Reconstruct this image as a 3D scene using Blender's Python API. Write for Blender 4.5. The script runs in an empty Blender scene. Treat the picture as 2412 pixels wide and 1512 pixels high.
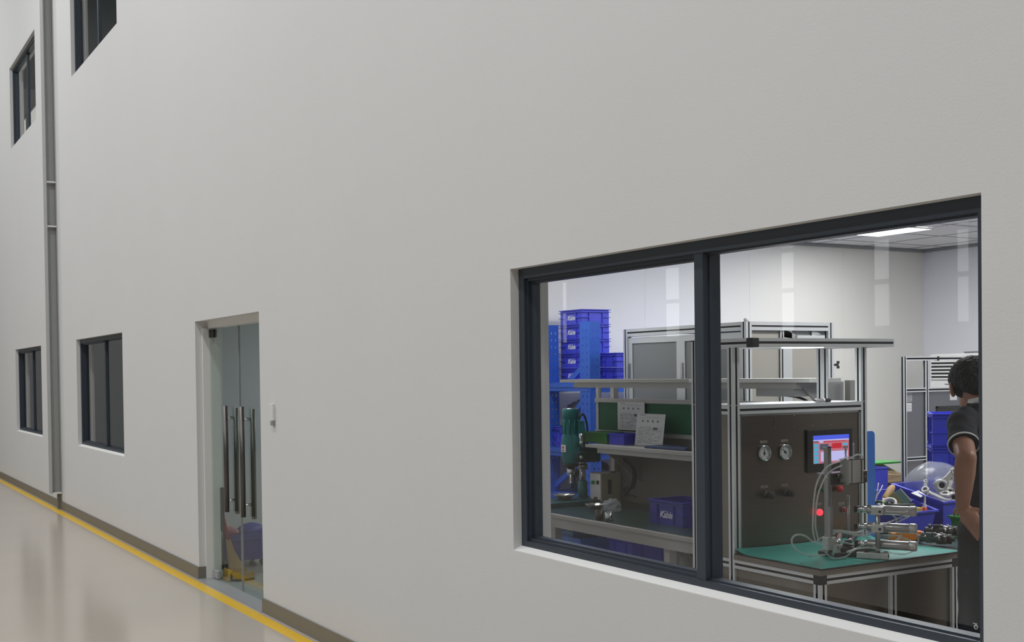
import bpy, bmesh, math, random
from mathutils import Vector, Matrix, noise
random.seed(7)
SC = bpy.context.scene
COL = SC.collection
# ------------------------------------------------------------------ camera
F_PX, YAW, PITCH, ROLL, PY0 = 2796.66, 1.03980476, -.0182845644, -.012715872, 930.7107
CAM = Vector((0, -2.70, 1.66))
_c, _s = math.cos(YAW), math.sin(YAW)
FWD = Vector((-_s*math.cos(PITCH), _c*math.cos(PITCH), math.sin(PITCH)))
_rt = Vector((_c, _s, 0)); _up = _rt.cross(FWD)
RGT = _rt*math.cos(ROLL) + _up*math.sin(ROLL)
UPV = _up*math.cos(ROLL) - _rt*math.sin(ROLL)
cd = bpy.data.cameras.new('camera'); cam = bpy.data.objects.new('camera', cd); COL.objects.link(cam)
cd.sensor_width = 36; cd.lens = F_PX/2412*36; cd.shift_y = (PY0-756)/2412; cd.clip_start = .05; cd.clip_end = 200
M = Matrix.Identity(4)
for i in range(3):
    M[i][0], M[i][1], M[i][2], M[i][3] = RGT[i], UPV[i], -FWD[i], CAM[i]
cam.matrix_world = M
SC.camera = cam
# measured position on the plane x, y or z = value of something seen at a photo pixel
def _ray(px, py): return FWD + RGT*((px-1206)/F_PX) - UPV*((py-PY0)/F_PX)
def _on(px, py, v, i):
    d = _ray(px, py); return CAM + d*((v-CAM[i])/d[i])
def on_x(px, py, v): return _on(px, py, v, 0)
def on_y(px, py, v): return _on(px, py, v, 1)
def on_z(px, py, v): return _on(px, py, v, 2)
# ------------------------------------------------------------------ world, lamps, exposure
w = bpy.data.worlds.new('world'); SC.world = w; w.use_nodes = True
w.node_tree.nodes['Background'].inputs[0].default_value = (.8, .85, .9, 1)
w.node_tree.nodes['Background'].inputs[1].default_value = .05
SC.view_settings.view_transform = 'Standard'; SC.view_settings.look = 'None'
SC.view_settings.gamma = 1; SC.view_settings.use_curve_mapping = False
SC.view_settings.exposure = 0.0
SC.cycles.max_bounces = 10; SC.cycles.transparent_max_bounces = 16
SC.cycles.sample_clamp_indirect = 6
SC.cycles.use_denoising = True
def area(name, loc, sx, sy, watts, color=(1, 1, 1), disk=False, spread=None):
    l = bpy.data.lights.new(name, 'AREA'); o = bpy.data.objects.new(name, l); COL.objects.link(o)
    l.shape = 'DISK' if disk else 'RECTANGLE'; l.size = sx; l.size_y = sy; l.energy = watts; l.color = color
    if spread: l.spread = spread
    o.location = loc; return o
HALL_LAMPS = [(2.5, -3.4), (-3.5, -3.4), (-9.5, -3.4), (-15.5, -3.4), (-21.5, -3.4),
              (2.5, -9.5), (-3.5, -9.5), (-9.5, -9.5), (-15.5, -9.5), (-21.5, -9.5)]
for x, y in HALL_LAMPS:
    area('high_bay_light', (x, y, 9.6), .7, .7, 204, (.985, .99, 1), True)
ROOM_LAMPS = [(-7.0, 5.0), (-6.4, 3.6), (-4.6, 5.0), (-4.6, 2.9), (-2.2, 5.0), (-2.2, 2.9), (-7.1, 1.5)]
for (x, y), e in zip(ROOM_LAMPS, (11, 31, 14, 22, 14, 20, 8)):
    area('panel_lamp', (x, y, 2.795), .56, .56, e, (.97, .99, 1))
# added unseen fill light for the room behind the glass door
area('back_room_fill', (-10.2, 2.6, 2.6), 1.2, .6, 26, (.95, .99, 1))

# ------------------------------------------------------------------ materials
def lin(h):
    if isinstance(h, str):
        h = h.lstrip('#'); c = [int(h[i:i+2], 16)/255 for i in (0, 2, 4)]
    else: c = [v/255 for v in h]
    return tuple(((v+.055)/1.055)**2.4 if v > .04045 else v/12.92 for v in c) + (1,)
MATS = {}
def mat(name, col, rough=.5, metal=0, var=0., scale=8., bump=0., bscale=60., spec=None, emit=None, estr=0, stretch=None, alpha=None):
    m = bpy.data.materials.new(name); m.use_nodes = True; nt = m.node_tree; N, L = nt.nodes, nt.links
    b = N['Principled BSDF']; c = lin(col)
    b.inputs['Base Color'].default_value = c; b.inputs['Roughness'].default_value = rough; b.inputs['Metallic'].default_value = metal
    if spec is not None: b.inputs['Specular IOR Level'].default_value = spec
    if emit: b.inputs['Emission Color'].default_value = lin(emit); b.inputs['Emission Strength'].default_value = estr
    if alpha is not None: b.inputs['Alpha'].default_value = alpha
    tc = N.new('ShaderNodeTexCoord'); vec = tc.outputs['Object']
    if stretch:
        mp = N.new('ShaderNodeMapping'); mp.inputs['Scale'].default_value = stretch; L.new(vec, mp.inputs['Vector']); vec = mp.outputs['Vector']
    if var:
        n = N.new('ShaderNodeTexNoise'); n.inputs['Scale'].default_value = scale; n.inputs['Detail'].default_value = 4
        L.new(vec, n.inputs['Vector'])
        r = N.new('ShaderNodeMix'); r.data_type = 'RGBA'
        r.inputs[6].default_value = tuple(v*(1-var) for v in c[:3])+(1,); r.inputs[7].default_value = tuple(min(1, v*(1+var)) for v in c[:3])+(1,)
        L.new(n.outputs['Fac'], r.inputs[0]); L.new(r.outputs[2], b.inputs['Base Color'])
    if bump:
        n2 = N.new('ShaderNodeTexNoise'); n2.inputs['Scale'].default_value = bscale; n2.inputs['Detail'].default_value = 3
        L.new(vec, n2.inputs['Vector'])
        bp = N.new('ShaderNodeBump'); bp.inputs['Strength'].default_value = bump; bp.inputs['Distance'].default_value = .01
        L.new(n2.outputs['Fac'], bp.inputs['Height']); L.new(bp.outputs['Normal'], b.inputs['Normal'])
    MATS[name] = m; return m
def glass(name, tint=(1, 1, 1), ior=1.6, rough=0.):
    m = bpy.data.materials.new(name); m.use_nodes = True; nt = m.node_tree; N, L = nt.nodes, nt.links
    N.remove(N['Principled BSDF']); out = N['Material Output']
    t = N.new('ShaderNodeBsdfTransparent'); t.inputs[0].default_value = tint+(1,)
    g = N.new('ShaderNodeBsdfGlossy'); g.inputs['Roughness'].default_value = rough
    fr = N.new('ShaderNodeFresnel'); fr.inputs['IOR'].default_value = ior
    geo = N.new('ShaderNodeNewGeometry'); inv = N.new('ShaderNodeMath'); inv.operation = 'SUBTRACT'; inv.inputs[0].default_value = 1
    L.new(geo.outputs['Backfacing'], inv.inputs[1]); mu = N.new('ShaderNodeMath'); mu.operation = 'MULTIPLY'
    L.new(fr.outputs[0], mu.inputs[0]); L.new(inv.outputs[0], mu.inputs[1])
    mx = N.new('ShaderNodeMixShader'); L.new(mu.outputs[0], mx.inputs[0]); L.new(t.outputs[0], mx.inputs[1]); L.new(g.outputs[0], mx.inputs[2])
    L.new(mx.outputs[0], out.inputs[0]); MATS[name] = m; return m

mat('hall_paint', (211, 211.5, 211), .75, var=.02, scale=1.2, bump=.06, bscale=110)
mat('room_paint', (232, 231, 226), .55, var=.01)
mat('room_paint_cool', (226, 227, 232), .6)
mat('ceiling_tile', (222, 222, 224), .8, var=.03, scale=30)
mat('hall_roof', (150, 152, 152), .8)
mat('hall_far', (128, 129, 127), .8, var=.05, scale=.4)
mat('floor_epoxy', (179, 170, 159), .16, var=.07, scale=.9, bump=.015, bscale=3)
mat('room_floor', (160, 154, 146), .3, var=.05)
mat('yellow_paint', (226, 182, 40), .3, var=.08, scale=3)
mat('baseboard_grey', (118, 115, 107), .5, var=.05)
mat('frame_navy', (52, 60, 70), .38)
mat('gasket', (16, 18, 20), .6)
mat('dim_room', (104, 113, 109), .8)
mat('steel_grey_paint', (166, 168, 167), .5, var=.05, scale=5)
mat('stiff_white', (226, 226, 224), .6)
glass('pane_glass'); glass('door_glass', (.90, .95, .93), 1.5); 
mat('alu', (222, 225, 226), .34, .35)
mat('black_plastic', (26, 26, 28), .45)
mat('slot_black', (20, 20, 22), .6)
mat('inox_cool', (140, 140, 146), .34, .8, var=.06, scale=3)
mat('inox', (112, 105, 97), .33, .95, var=.08, scale=3, stretch=(1, 1, 40), bump=.01)  # darker steel copy: dim room reflections of the front panels put into the colour
mat('inox_side', (140, 132, 122), .5, .6, var=.05, scale=30)  # lighter steel copy: hall light on the side panels put into the colour
mat('chrome', (205, 205, 205), .14, 1.)
mat('steel', (168, 168, 166), .3, .9)
mat('dark_steel', (84, 83, 82), .35, .9)
mat('handle_steel', (98, 95, 93), .4, .8)
mat('gun_metal', (96, 98, 98), .28, .9)
mat('cast_alu', (196, 196, 192), .42, .55, bump=.1, bscale=90)
mat('crate_blue', (66, 76, 212), .42, var=.06, scale=6)
mat('crate_deep', (36, 44, 156), .42, var=.06, scale=6)
mat('rack_blue', (34, 96, 206), .4, var=.05)
mat('light_blue', (96, 160, 226), .5)
mat('tote_blue', (52, 122, 216), .45)
mat('logo_white', (232, 232, 238), .5)
mat('teal', (20, 112, 112), .42, var=.05)
mat('teal_dark', (22, 78, 78), .45)
mat('mat_teal', (44, 158, 144), .42, var=.16, scale=9)
mat('mat_dark', (30, 62, 58), .3, var=.1, scale=9)
mat('mat_edge', (28, 30, 30), .6)
mat('board_green', (16, 92, 56), .6, var=.08)
mat('bin_green', (40, 150, 50), .45)
mat('bin_green_dark', (52, 104, 40), .5)
mat('orange', (240, 132, 30), .4)
mat('paper', (222, 222, 220), .8)
mat('ink', (122, 124, 128), .8)
mat('white_board', (222, 222, 218), .5)
mat('white_plastic', (228, 228, 226), .45)
mat('bench_grey', (172, 170, 165), .45, .2)
mat('bench_back', (128, 124, 118), .7, var=.04)
mat('poly_grey', (140, 143, 144), .35, var=.03, scale=4)
mat('poly_beige', (176, 172, 162), .55, var=.04, scale=5)
mat('cardboard', (190, 164, 128), .8, var=.06)
mat('cardboard_dark', (112, 84, 64), .8, var=.06)
mat('wood', (184, 148, 92), .55, var=.2, scale=14, stretch=(1, 1, .2))
mat('beige_box', (178, 168, 142), .55)
mat('red', (196, 30, 40), .4); mat('button_green', (20, 130, 82), .4)
mat('red_lamp', (255, 40, 50), .3, emit=(255, 30, 44), estr=4.)
mat('glow_pane', (240, 242, 236), .6, emit=(238, 240, 232), estr=.62)  # added glow for the upper room partition, which is no lamp
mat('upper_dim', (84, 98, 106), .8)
mat('pan_ochre', (172, 132, 44), .5)
mat('yellow_plastic', (220, 190, 60), .45); mat('olive', (92, 92, 48), .6)
mat('label_white', (214, 214, 212), .7); mat('purple_box', (62, 62, 190), .5); mat('navy_folder', (38, 56, 96), .5)
mat('lamp_white', (255, 255, 255), .5, emit=(255, 255, 255), estr=6.)
mat('hood_led', (255, 255, 255), .5, emit=(245, 250, 255), estr=5.)
mat('day_pane', (240, 245, 245), .5, emit=(235, 240, 240), estr=1.6)
mat('skin', (176, 128, 106), .42, spec=.5, var=.06, scale=12)
mat('hair', (38, 37, 38), .6, var=.3, scale=60, bump=.8, bscale=120)
mat('shirt', (44, 45, 50), .85, var=.06, scale=8, bump=.12, bscale=10)
mat('trousers', (34, 40, 47), .8, var=.05, bump=.1, bscale=8)
mat('shoe', (30, 30, 32), .5)
mat('film', (196, 200, 206), .22, alpha=.34, bump=.5, bscale=14)
mat('film_dark', (130, 128, 130), .2, alpha=.7, bump=.8, bscale=18)
mat('black_bag', (22, 24, 40), .25, bump=.8, bscale=14)
mat('clear_tube', (214, 220, 218), .12, alpha=.42, spec=1.)
mat('pink', (206, 140, 150), .8); mat('bucket_blue', (66, 72, 160), .5)
mat('ac_white', (226, 226, 224), .4); mat('vent_dark', (44, 46, 50), .6)
mat('scr_lilac', (190, 188, 232), .4, emit=(185, 182, 232), estr=.75)
mat('scr_blue', (70, 90, 220), .4, emit=(70, 88, 215), estr=.8)
mat('scr_pink', (190, 110, 120), .4, emit=(186, 108, 122), estr=.7)
mat('scr_cyan', (70, 170, 210), .4, emit=(60, 168, 205), estr=.75)
mat('scr_red', (190, 30, 45), .4, emit=(188, 28, 44), estr=.7)
mat('scr_grey', (80, 86, 100), .4, emit=(72, 80, 94), estr=.6)
mat('cable', (24, 24, 32), .5); mat('dial_face', (206, 208, 206), .5); mat('foil', (188, 184, 176), .25, .7, bump=.5, bscale=25)

# ------------------------------------------------------------------ mesh helpers
class MB:
    def __init__(s): s.bm = bmesh.new(); s.m = 0; s.smooth = []
    def _faces(s, fs, smooth=False):
        for f in fs: f.material_index = s.m; f.smooth = smooth
    def box(s, x0, x1, y0, y1, z0, z1, bev=0, T=None):
        c = [(x, y, z) for x in (x0, x1) for y in (y0, y1) for z in (z0, z1)]
        v = [s.bm.verts.new(T @ Vector(p) if T else p) for p in c]
        q = [(0, 1, 3, 2), (4, 6, 7, 5), (0, 4, 5, 1), (2, 3, 7, 6), (0, 2, 6, 4), (1, 5, 7, 3)]
        fs = [s.bm.faces.new([v[i] for i in f]) for f in q]; s._faces(fs)
        if bev:
            es = list({e for f in fs for e in f.edges})
            r = bmesh.ops.bevel(s.bm, geom=es, offset=bev, segments=2, profile=.6, affect='EDGES'); s._faces(r['faces'])
        return s
    def ring(s, pts): return [s.bm.verts.new(p) for p in pts]
    def loft(s, rings, caps=True, closed=True, smooth=True):
        R = [s.ring(r) for r in rings]; fs = []
        for a, b in zip(R, R[1:]):
            n = len(a)
            for i in range(n if closed else n-1):
                fs.append(s.bm.faces.new((a[i], a[(i+1) % n], b[(i+1) % n], b[i])))
        s._faces(fs, smooth)
        if caps and closed:
            s._faces([s.bm.faces.new(R[0][::-1]), s.bm.faces.new(R[-1])])
        return s
    def cyl(s, p0, p1, r0, r1=None, seg=18, caps=True, smooth=True):
        p0, p1 = Vector(p0), Vector(p1); r1 = r0 if r1 is None else r1
        d = (p1-p0).normalized(); a = d.orthogonal().normalized(); b = d.cross(a)
        cs = [(math.cos(2*math.pi*i/seg), math.sin(2*math.pi*i/seg)) for i in range(seg)]
        return s.loft([[p+(a*c+b*q)*r for c, q in cs] for p, r in ((p0, r0), (p1, r1))], caps, True, smooth)
    def lathe(s, prof, p0, d=(0, 0, 1), seg=24, caps=True):     # prof: (radius, distance along d)
        p0, d = Vector(p0), Vector(d).normalized(); a = d.orthogonal().normalized(); b = d.cross(a)
        cs = [(math.cos(2*math.pi*i/seg), math.sin(2*math.pi*i/seg)) for i in range(seg)]
        return s.loft([[p0+d*h+(a*c+b*q)*max(r, 1e-4) for c, q in cs] for r, h in prof], caps)
    def tube(s, pts, r, seg=8, sub=6):
        P = [Vector(p) for p in pts]; out = []
        if sub > 1 and len(P) > 2:
            E = [P[0]*2-P[1]] + P + [P[-1]*2-P[-2]]
            for i in range(1, len(E)-2):
                for k in range(sub):
                    t = k/sub; a, b, c, d = E[i-1:i+3]
                    out.append(.5*((2*b)+(c-a)*t+(2*a-5*b+4*c-d)*t*t+(3*b-a-3*c+d)*t**3))
            out.append(P[-1])
        else: out = P
        rings = []; n = None
        for i, p in enumerate(out):
            d = (out[min(i+1, len(out)-1)]-out[max(i-1, 0)]).normalized()
            n = d.orthogonal().normalized() if n is None else (n-d*n.dot(d)).normalized()
            b = d.cross(n); rr = r(i/(len(out)-1)) if callable(r) else r
            rings.append([p+(n*math.cos(2*math.pi*k/seg)+b*math.sin(2*math.pi*k/seg))*rr for k in range(seg)])
        return s.loft(rings)
    def ball(s, c, rx, ry=None, rz=None, T=None, u=16, v=10):
        ry = ry or rx; rz = rz or rx; c = Vector(c); rings = []
        for j in range(v+1):
            th = math.pi*min(max(j/v, .01), .99)
            q = [Vector((rx*math.sin(th)*math.cos(2*math.pi*i/u), ry*math.sin(th)*math.sin(2*math.pi*i/u), -rz*math.cos(th))) for i in range(u)]
            rings.append([c+(T @ p if T else p) for p in q])
        return s.loft(rings)
    def prism(s, pts, axis, a0, a1):                            # pts: 2-D outline in the other two axes
        def P(p, a):
            return {'x': (a, p[0], p[1]), 'y': (p[0], a, p[1]), 'z': (p[0], p[1], a)}[axis]
        return s.loft([[P(p, a0) for p in pts], [P(p, a1) for p in pts]], True, True, False)
    def quad(s, a, b, c, d):
        s._faces([s.bm.faces.new([s.bm.verts.new(p) for p in (a, b, c, d)])]); return s
    def build(s, name, mats, parent=None, loc=None):
        bmesh.ops.recalc_face_normals(s.bm, faces=s.bm.faces)
        me = bpy.data.meshes.new(name)
        if isinstance(mats, str): mats = [mats]
        for m in mats: me.materials.append(MATS[m])
        s.bm.to_mesh(me); s.bm.free()
        o = bpy.data.objects.new(name, me); COL.objects.link(o)
        if parent: hang(o, parent)
        return o
def hang(o, parent):
    def world(p): return (world(p.parent) @ p.matrix_parent_inverse @ p.matrix_basis) if p.parent else p.matrix_basis
    o.parent = parent
    o.matrix_parent_inverse = world(parent).inverted()
def tag(o, label, cat, group=None, kind=None):
    o['label'] = label; o['category'] = cat
    if group: o['group'] = group
    if kind: o['kind'] = kind
    return o
def thing(name, label, cat, loc, group=None):
    o = bpy.data.objects.new(name, None); o.empty_display_size = .05; o.location = loc; COL.objects.link(o)
    return tag(o, label, cat, group)
def struct(o): o['kind'] = 'structure'; return o
def kids(o): return [c for c in bpy.data.objects if c.parent == o]
def dup(src, move, label, group=None):
    c = src.copy(); COL.objects.link(c); c.location = src.location + Vector(move); c['label'] = label
    if group: c['group'] = group
    for ch in kids(src):
        k = ch.copy(); COL.objects.link(k); k.parent = c; k.matrix_parent_inverse = ch.matrix_parent_inverse.copy()
        for g in kids(ch):
            q = g.copy(); COL.objects.link(q); q.parent = k; q.matrix_parent_inverse = g.matrix_parent_inverse.copy()
    return c
def recentre(o, p):                                            # put a mesh object's origin at p without moving it
    p = Vector(p); o.data.transform(Matrix.Translation(-p)); o.location = p; return o
def B(x0, x1, y0, y1, z0, z1, name, m, parent=None, bev=0):
    return MB().box(x0, x1, y0, y1, z0, z1, bev).build(name, m, parent)
def alu(name, parent, axis, a0, a1, u, v, w=.04, h=None, slots='both', cap=True):
    """aluminium T-slot profile along an axis; (u, v) is its low corner in the other two axes"""
    h = h or w; g, d = .0055, .004
    def side(L, k):                                            # points along one side, groove flagged
        c = L/2
        return [(0, 0), (c-g, 0), (c-g, d), (c+g, d), (c+g, 0)]
    pts = [(x, y) for x, y in side(w, 0)] + [(w-y, x) for x, y in side(h, 1)] + [(w-x, h-y) for x, y in side(w, 2)] + [(y, h-x) for x, y in side(h, 3)]
    b = MB()
    def P(p, a):
        return {'x': (a, u+p[0], v+p[1]), 'y': (u+p[0], a, v+p[1]), 'z': (u+p[0], v+p[1], a)}[axis]
    R = [b.ring([P(p, a) for p in pts]) for a in (a0, a1)]
    n = len(pts)
    for i in range(n):
        f = b.bm.faces.new((R[0][i], R[0][(i+1) % n], R[1][(i+1) % n], R[1][i])); f.material_index = 1 if i % 5 in (1, 2, 3) else 0
    for r in (R[0][::-1], R[1]):
        f = b.bm.faces.new(r); f.material_index = 1 if cap else 0
    return b.build(name, ['alu', 'slot_black'], parent)
def text_mesh(body, size, shear=0., extrude=.0006, offset=0.):
    cu = bpy.data.curves.new('txt', 'FONT'); cu.body = body; cu.size = size; cu.shear = shear; cu.extrude = extrude; cu.offset = offset
    cu.align_x = 'CENTER'; cu.align_y = 'CENTER'
    o = bpy.data.objects.new('txt', cu); COL.objects.link(o)
    dg = bpy.context.evaluated_depsgraph_get(); me = bpy.data.meshes.new_from_object(o.evaluated_get(dg))
    bpy.data.objects.remove(o); return me
def put_text(name, body, size, right, up, pos, m, parent, shear=0., offset=0.):
    me = text_mesh(body, size, shear, offset=offset); right, up = Vector(right), Vector(up); nrm = right.cross(up)
    T = Matrix.Identity(4)
    for i in range(3): T[i][0], T[i][1], T[i][2], T[i][3] = right[i], up[i], nrm[i], pos[i]
    me.transform(T); me.materials.clear(); me.materials.append(MATS[m])
    o = bpy.data.objects.new(name, me); COL.objects.link(o); hang(o, parent); return o
def remesh(o, voxel, smooth=6, disp=None):
    md = o.modifiers.new('r', 'REMESH'); md.mode = 'VOXEL'; md.voxel_size = voxel; md.use_smooth_shade = True
    if smooth:
        sm = o.modifiers.new('s', 'SMOOTH'); sm.iterations = smooth; sm.factor = .5
    dg = bpy.context.evaluated_depsgraph_get(); me = bpy.data.meshes.new_from_object(o.evaluated_get(dg))
    o.modifiers.clear(); old = o.data; o.data = me; me.materials.clear()
    for m in old.materials: me.materials.append(m)
    if disp:
        P = [(v.co.copy(), v.normal.copy()) for v in me.vertices]
        for v, (c, n) in zip(me.vertices, P): v.co = c+n*disp(c)
    for p in me.polygons: p.use_smooth = True
    return o
# ------------------------------------------------------------------ setting: hall, facade, rooms
WIN = {'window_1': (-4.60, -2.107, .874, 2.128), 'window_2': (-14.84, -12.39, .874, 2.128), 'window_3': (-19.81, -17.39, .874, 2.128),
       'window_4': (-14.82, -12.37, 5.24, 6.47), 'window_5': (-19.84, -17.42, 5.24, 6.47)}
DOOR = (-9.718, -8.094, 0, 2.118)
def wall_with_openings(b, x0, x1, z0, z1, y0, y1, holes):
    xs = sorted({x0, x1} | {h[0] for h in holes} | {h[1] for h in holes})
    for a, c in zip(xs, xs[1:]):
        cut = sorted((h[2], h[3]) for h in holes if h[0] <= a and h[1] >= c)
        z = z0
        for l, u in cut:
            if l > z: b.box(a, c, y0, y1, z, l)
            z = u
        if z < z1: b.box(a, c, y0, y1, z, z1)
b = MB(); wall_with_openings(b, -26, 6, 0, 10.6, 0, .2, [(a, c, l-(.010 if l < 2 else 0), u) for a, c, l, u in WIN.values()]+[DOOR])
bmesh.ops.remove_doubles(b.bm, verts=b.bm.verts, dist=1e-5)
struct(b.build('wall_front', 'hall_paint'))
struct(B(-26.2, 6.2, -14.2, 0, -.2, 0, 'floor_hall', 'floor_epoxy'))
struct(B(-26.2, 6.2, 0, 7.2, -.2, 0, 'floor', 'room_floor'))
struct(B(-26.2, 6.2, -14.2, .2, 10.6, 10.8, 'ceiling_hall', 'hall_roof'))
struct(B(-26.2, -26, -14.2, .2, 0, 10.6, 'wall_hall_left', 'hall_far'))
struct(B(6, 6.2, -14.2, .2, 0, 10.6, 'wall_hall_right', 'hall_far'))
struct(B(-26.2, 6.2, -14.2, -14, 0, 10.6, 'wall_hall_back', 'hall_far'))
# tall daylight openings across the hall, mirrored in the glass
n = 6
for px, wd in ((1310, .62), (1572, .56), (1843, .42), (2064, .42), (2255, .3)):
    d = _ray(px, 720); t = (13.98+2.70)/d.y; x = d.x*t
    o = thing('window_%d' % n, 'tall narrow daylight window across the hall, %s from the far end' % ('first', 'second', 'third', 'fourth', 'fifth')[n-6], 'window', (x, -13.97, 2.4)); o['kind'] = 'structure'; n += 1
    f = MB()
    zs = [2.4, 3.25, 4.05, 4.6, 5.1, 6.2]
    for z in zs: f.box(x-wd/2, x+wd/2, -13.98, -13.94, z-.045, z+.045)
    for s in (-1, 1): f.box(x+s*wd/2-.03, x+s*wd/2+.03, -13.98, -13.94, 2.4, 6.2)
    f.build('window_frame', 'hall_far', o); B(x-wd/2, x+wd/2, -13.99, -13.965, 2.4, 6.2, 'pane', 'day_pane', o)
# test room
RX0, RX1, RY1, RZ = -8.0, .8, 6.69, 2.82
struct(B(RX0-.09, RX0, .2, RY1, 0, RZ, 'wall_left', 'room_paint'))
struct(B(RX0-.09, RX1+.1, RY1, RY1+.1, 0, RZ, 'wall_back', 'room_paint_cool'))
struct(B(RX1, RX1+.1, .2, RY1, 0, RZ, 'wall_right', 'room_paint'))
b = MB(); b.box(RX0-.09, RX1+.1, .2, RY1+.1, RZ, RZ+.05)
struct(b.build('ceiling', 'ceiling_tile'))
b = MB()
x = RX0+.3
while x < RX1: b.box(x-.006, x+.006, .2, RY1, RZ-.003, RZ); x += .6
y = .45
while y < RY1: b.box(RX0, RX1, y-.006, y+.006, RZ-.003, RZ); y += .6
struct(b.build('trim_1', 'poly_grey'))
b = MB()                                                       # joints of the side wall's sandwich panels and the cornice
for y in (1.0, 2.15, 3.3, 4.45, 5.6): b.box(RX0, RX0+.0012, y-.002, y+.002, 0, RZ)
for x in (-6.85, -5.7, -4.55): b.box(x-.004, x+.004, RY1-.003, RY1, 0, RZ)
struct(b.build('trim_2', 'stiff_white'))
b = MB(); b.box(RX0, RX0+.025, .2, RY1, RZ-.03, RZ-.003); b.box(RX0, RX1, RY1-.025, RY1, RZ-.03, RZ-.003)
struct(b.build('trim_3', 'poly_grey'))
# room behind the glass door, dim rooms behind the far windows
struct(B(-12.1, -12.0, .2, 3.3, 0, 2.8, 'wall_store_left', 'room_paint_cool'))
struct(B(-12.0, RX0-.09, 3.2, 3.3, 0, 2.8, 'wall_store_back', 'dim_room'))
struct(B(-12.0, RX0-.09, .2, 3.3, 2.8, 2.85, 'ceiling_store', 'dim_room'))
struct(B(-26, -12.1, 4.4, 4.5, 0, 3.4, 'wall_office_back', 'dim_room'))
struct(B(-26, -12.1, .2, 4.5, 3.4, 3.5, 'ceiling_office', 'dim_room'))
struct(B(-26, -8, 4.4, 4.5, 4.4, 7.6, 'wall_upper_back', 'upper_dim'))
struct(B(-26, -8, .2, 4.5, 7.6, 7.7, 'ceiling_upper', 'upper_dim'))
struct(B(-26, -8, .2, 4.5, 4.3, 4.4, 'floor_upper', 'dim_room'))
area('upper_room_fill', (-17.4, 2.2, 7.5), .8, .8, 22, (.88, .96, 1))  # added unseen lamp, lifts the dark upper panes towards blue grey
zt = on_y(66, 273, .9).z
pt = thing('glow_partition', 'white partition with added glow and dark post behind the farthest upper window', 'partition', (-22.5, .93, 4.4))  # added partition, its brightness is emission put into the material
B(-25.9, -19.0, .9, .95, 4.4, zt, 'pane', 'glow_pane', pt); B(-25.9, -19.0, .88, .97, zt, zt+.05, 'top_rail', 'frame_navy', pt)
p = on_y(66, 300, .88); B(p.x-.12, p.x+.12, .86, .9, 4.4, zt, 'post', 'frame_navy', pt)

WLAB = {'window_1': 'large two pane navy framed window onto the lit test room', 'window_2': 'dark navy framed window at eye level left of the glass door', 'window_3': 'dark navy framed window at eye level beyond the steel column',
        'window_4': 'navy framed upper window above the eye level window by the door', 'window_5': 'navy framed upper window beyond the steel column'}
def window(name, x0, x1, z0, z1, mull, main=False):
    t = thing(name, WLAB[name], 'window', ((x0+x1)/2, .05, z0)); t['kind'] = 'structure'
    y0, y1 = .043, .128; fw = .045
    f = MB()
    for a, c, steps in ((x0, mull, ((fw, y0, y1), (fw+.012, y0+.014, y1-.01), (fw+.021, y0+.03, y1-.02))), (mull, x1, ((fw, y0, y1), (fw+.006, y0+.020, y1-.02)))):
        for wd, ya, yb in steps:
            if a == x0: f.box(x0, x0+(wd if wd > fw else fw)+(.01 if wd > fw+.015 else 0), ya, yb, z0+wd-.012, z1-wd)
            else: f.box(x1-wd, x1, ya, yb, z0+wd-.012, z1-wd)
            f.box(a, c, ya, yb, z1-wd, z1); f.box(a, c, ya, yb, z0, z0+wd-.012)
    f.build('window_frame', 'frame_navy', t)
    m = MB(); ma, mb = (y0+.004, y1) if main else (.068, .105)
    m.box(mull-.026, mull+.026, ma, mb, z0+.03, z1-.03, .004)
    if main: m.box(mull-.030, mull+.032, y0+.03, y1-.01, z0+.03, z1-.03)
    m.build('mullion', 'frame_navy', t)
    for a, c in ((x0+.06, mull-.02), (mull+.02, x1-.06)):
        B(a, c, .088, .094, z0+.06, z1-.06, 'pane', 'pane_glass', t)
    return t
w1 = window('window_1', *WIN['window_1'], -3.344, True)
for nm, px, py in (('window_2', 247, 900), ('window_3', 77, 900), ('window_4', 229, 50), ('window_5', 64, 220)): window(nm, *WIN[nm], on_y(px, py, .068).x+.026)
# tempered-glass mark in the corner of the big pane
p = on_y(2299, 1477, .0875); c = MB()
for r in (.006, .0035): c.lathe([(r, 0), (r+.0012, 0), (r+.0012, -.0006), (r, -.0006)], (p.x, p.y, p.z), (0, 1, 0), 18, False)
c.box(p.x-.0095, p.x+.004, p.y-.0006, p.y, p.z+.0085, p.z+.0105)
c.build('glass_mark', 'label_white', w1)
# white sills
for k, nm in enumerate(('window_1', 'window_2', 'window_3')):
    x0, x1, z0, z1 = WIN[nm]
    struct(MB().prism([(.001, z0-.010), (.05, z0-.010), (.05, z0+.008), (.044, z0+.008), (.001, z0-.008)], 'x', x0, x1).build('trim_%d' % (4+k), 'stiff_white'))
# baseboards, floor marking, threshold
b = MB(); b.box(-25.9, DOOR[0], -.012, 0, 0, .102); b.box(DOOR[0], DOOR[0]+.012, -.012, .06, 0, .102); struct(b.build('baseboard_left', 'baseboard_grey'))
struct(B(DOOR[1], 5.9, -.012, 0, 0, .102, 'baseboard_right', 'baseboard_grey'))
b = MB(); b.box(-25.9, 5.9, -.135, -.045, 0, .002)
struct(b.build('trim_7', 'yellow_paint'))
struct(B(DOOR[0]+.012, DOOR[1], -.02, .2, 0, .006, 'trim_8', 'poly_grey'))
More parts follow.
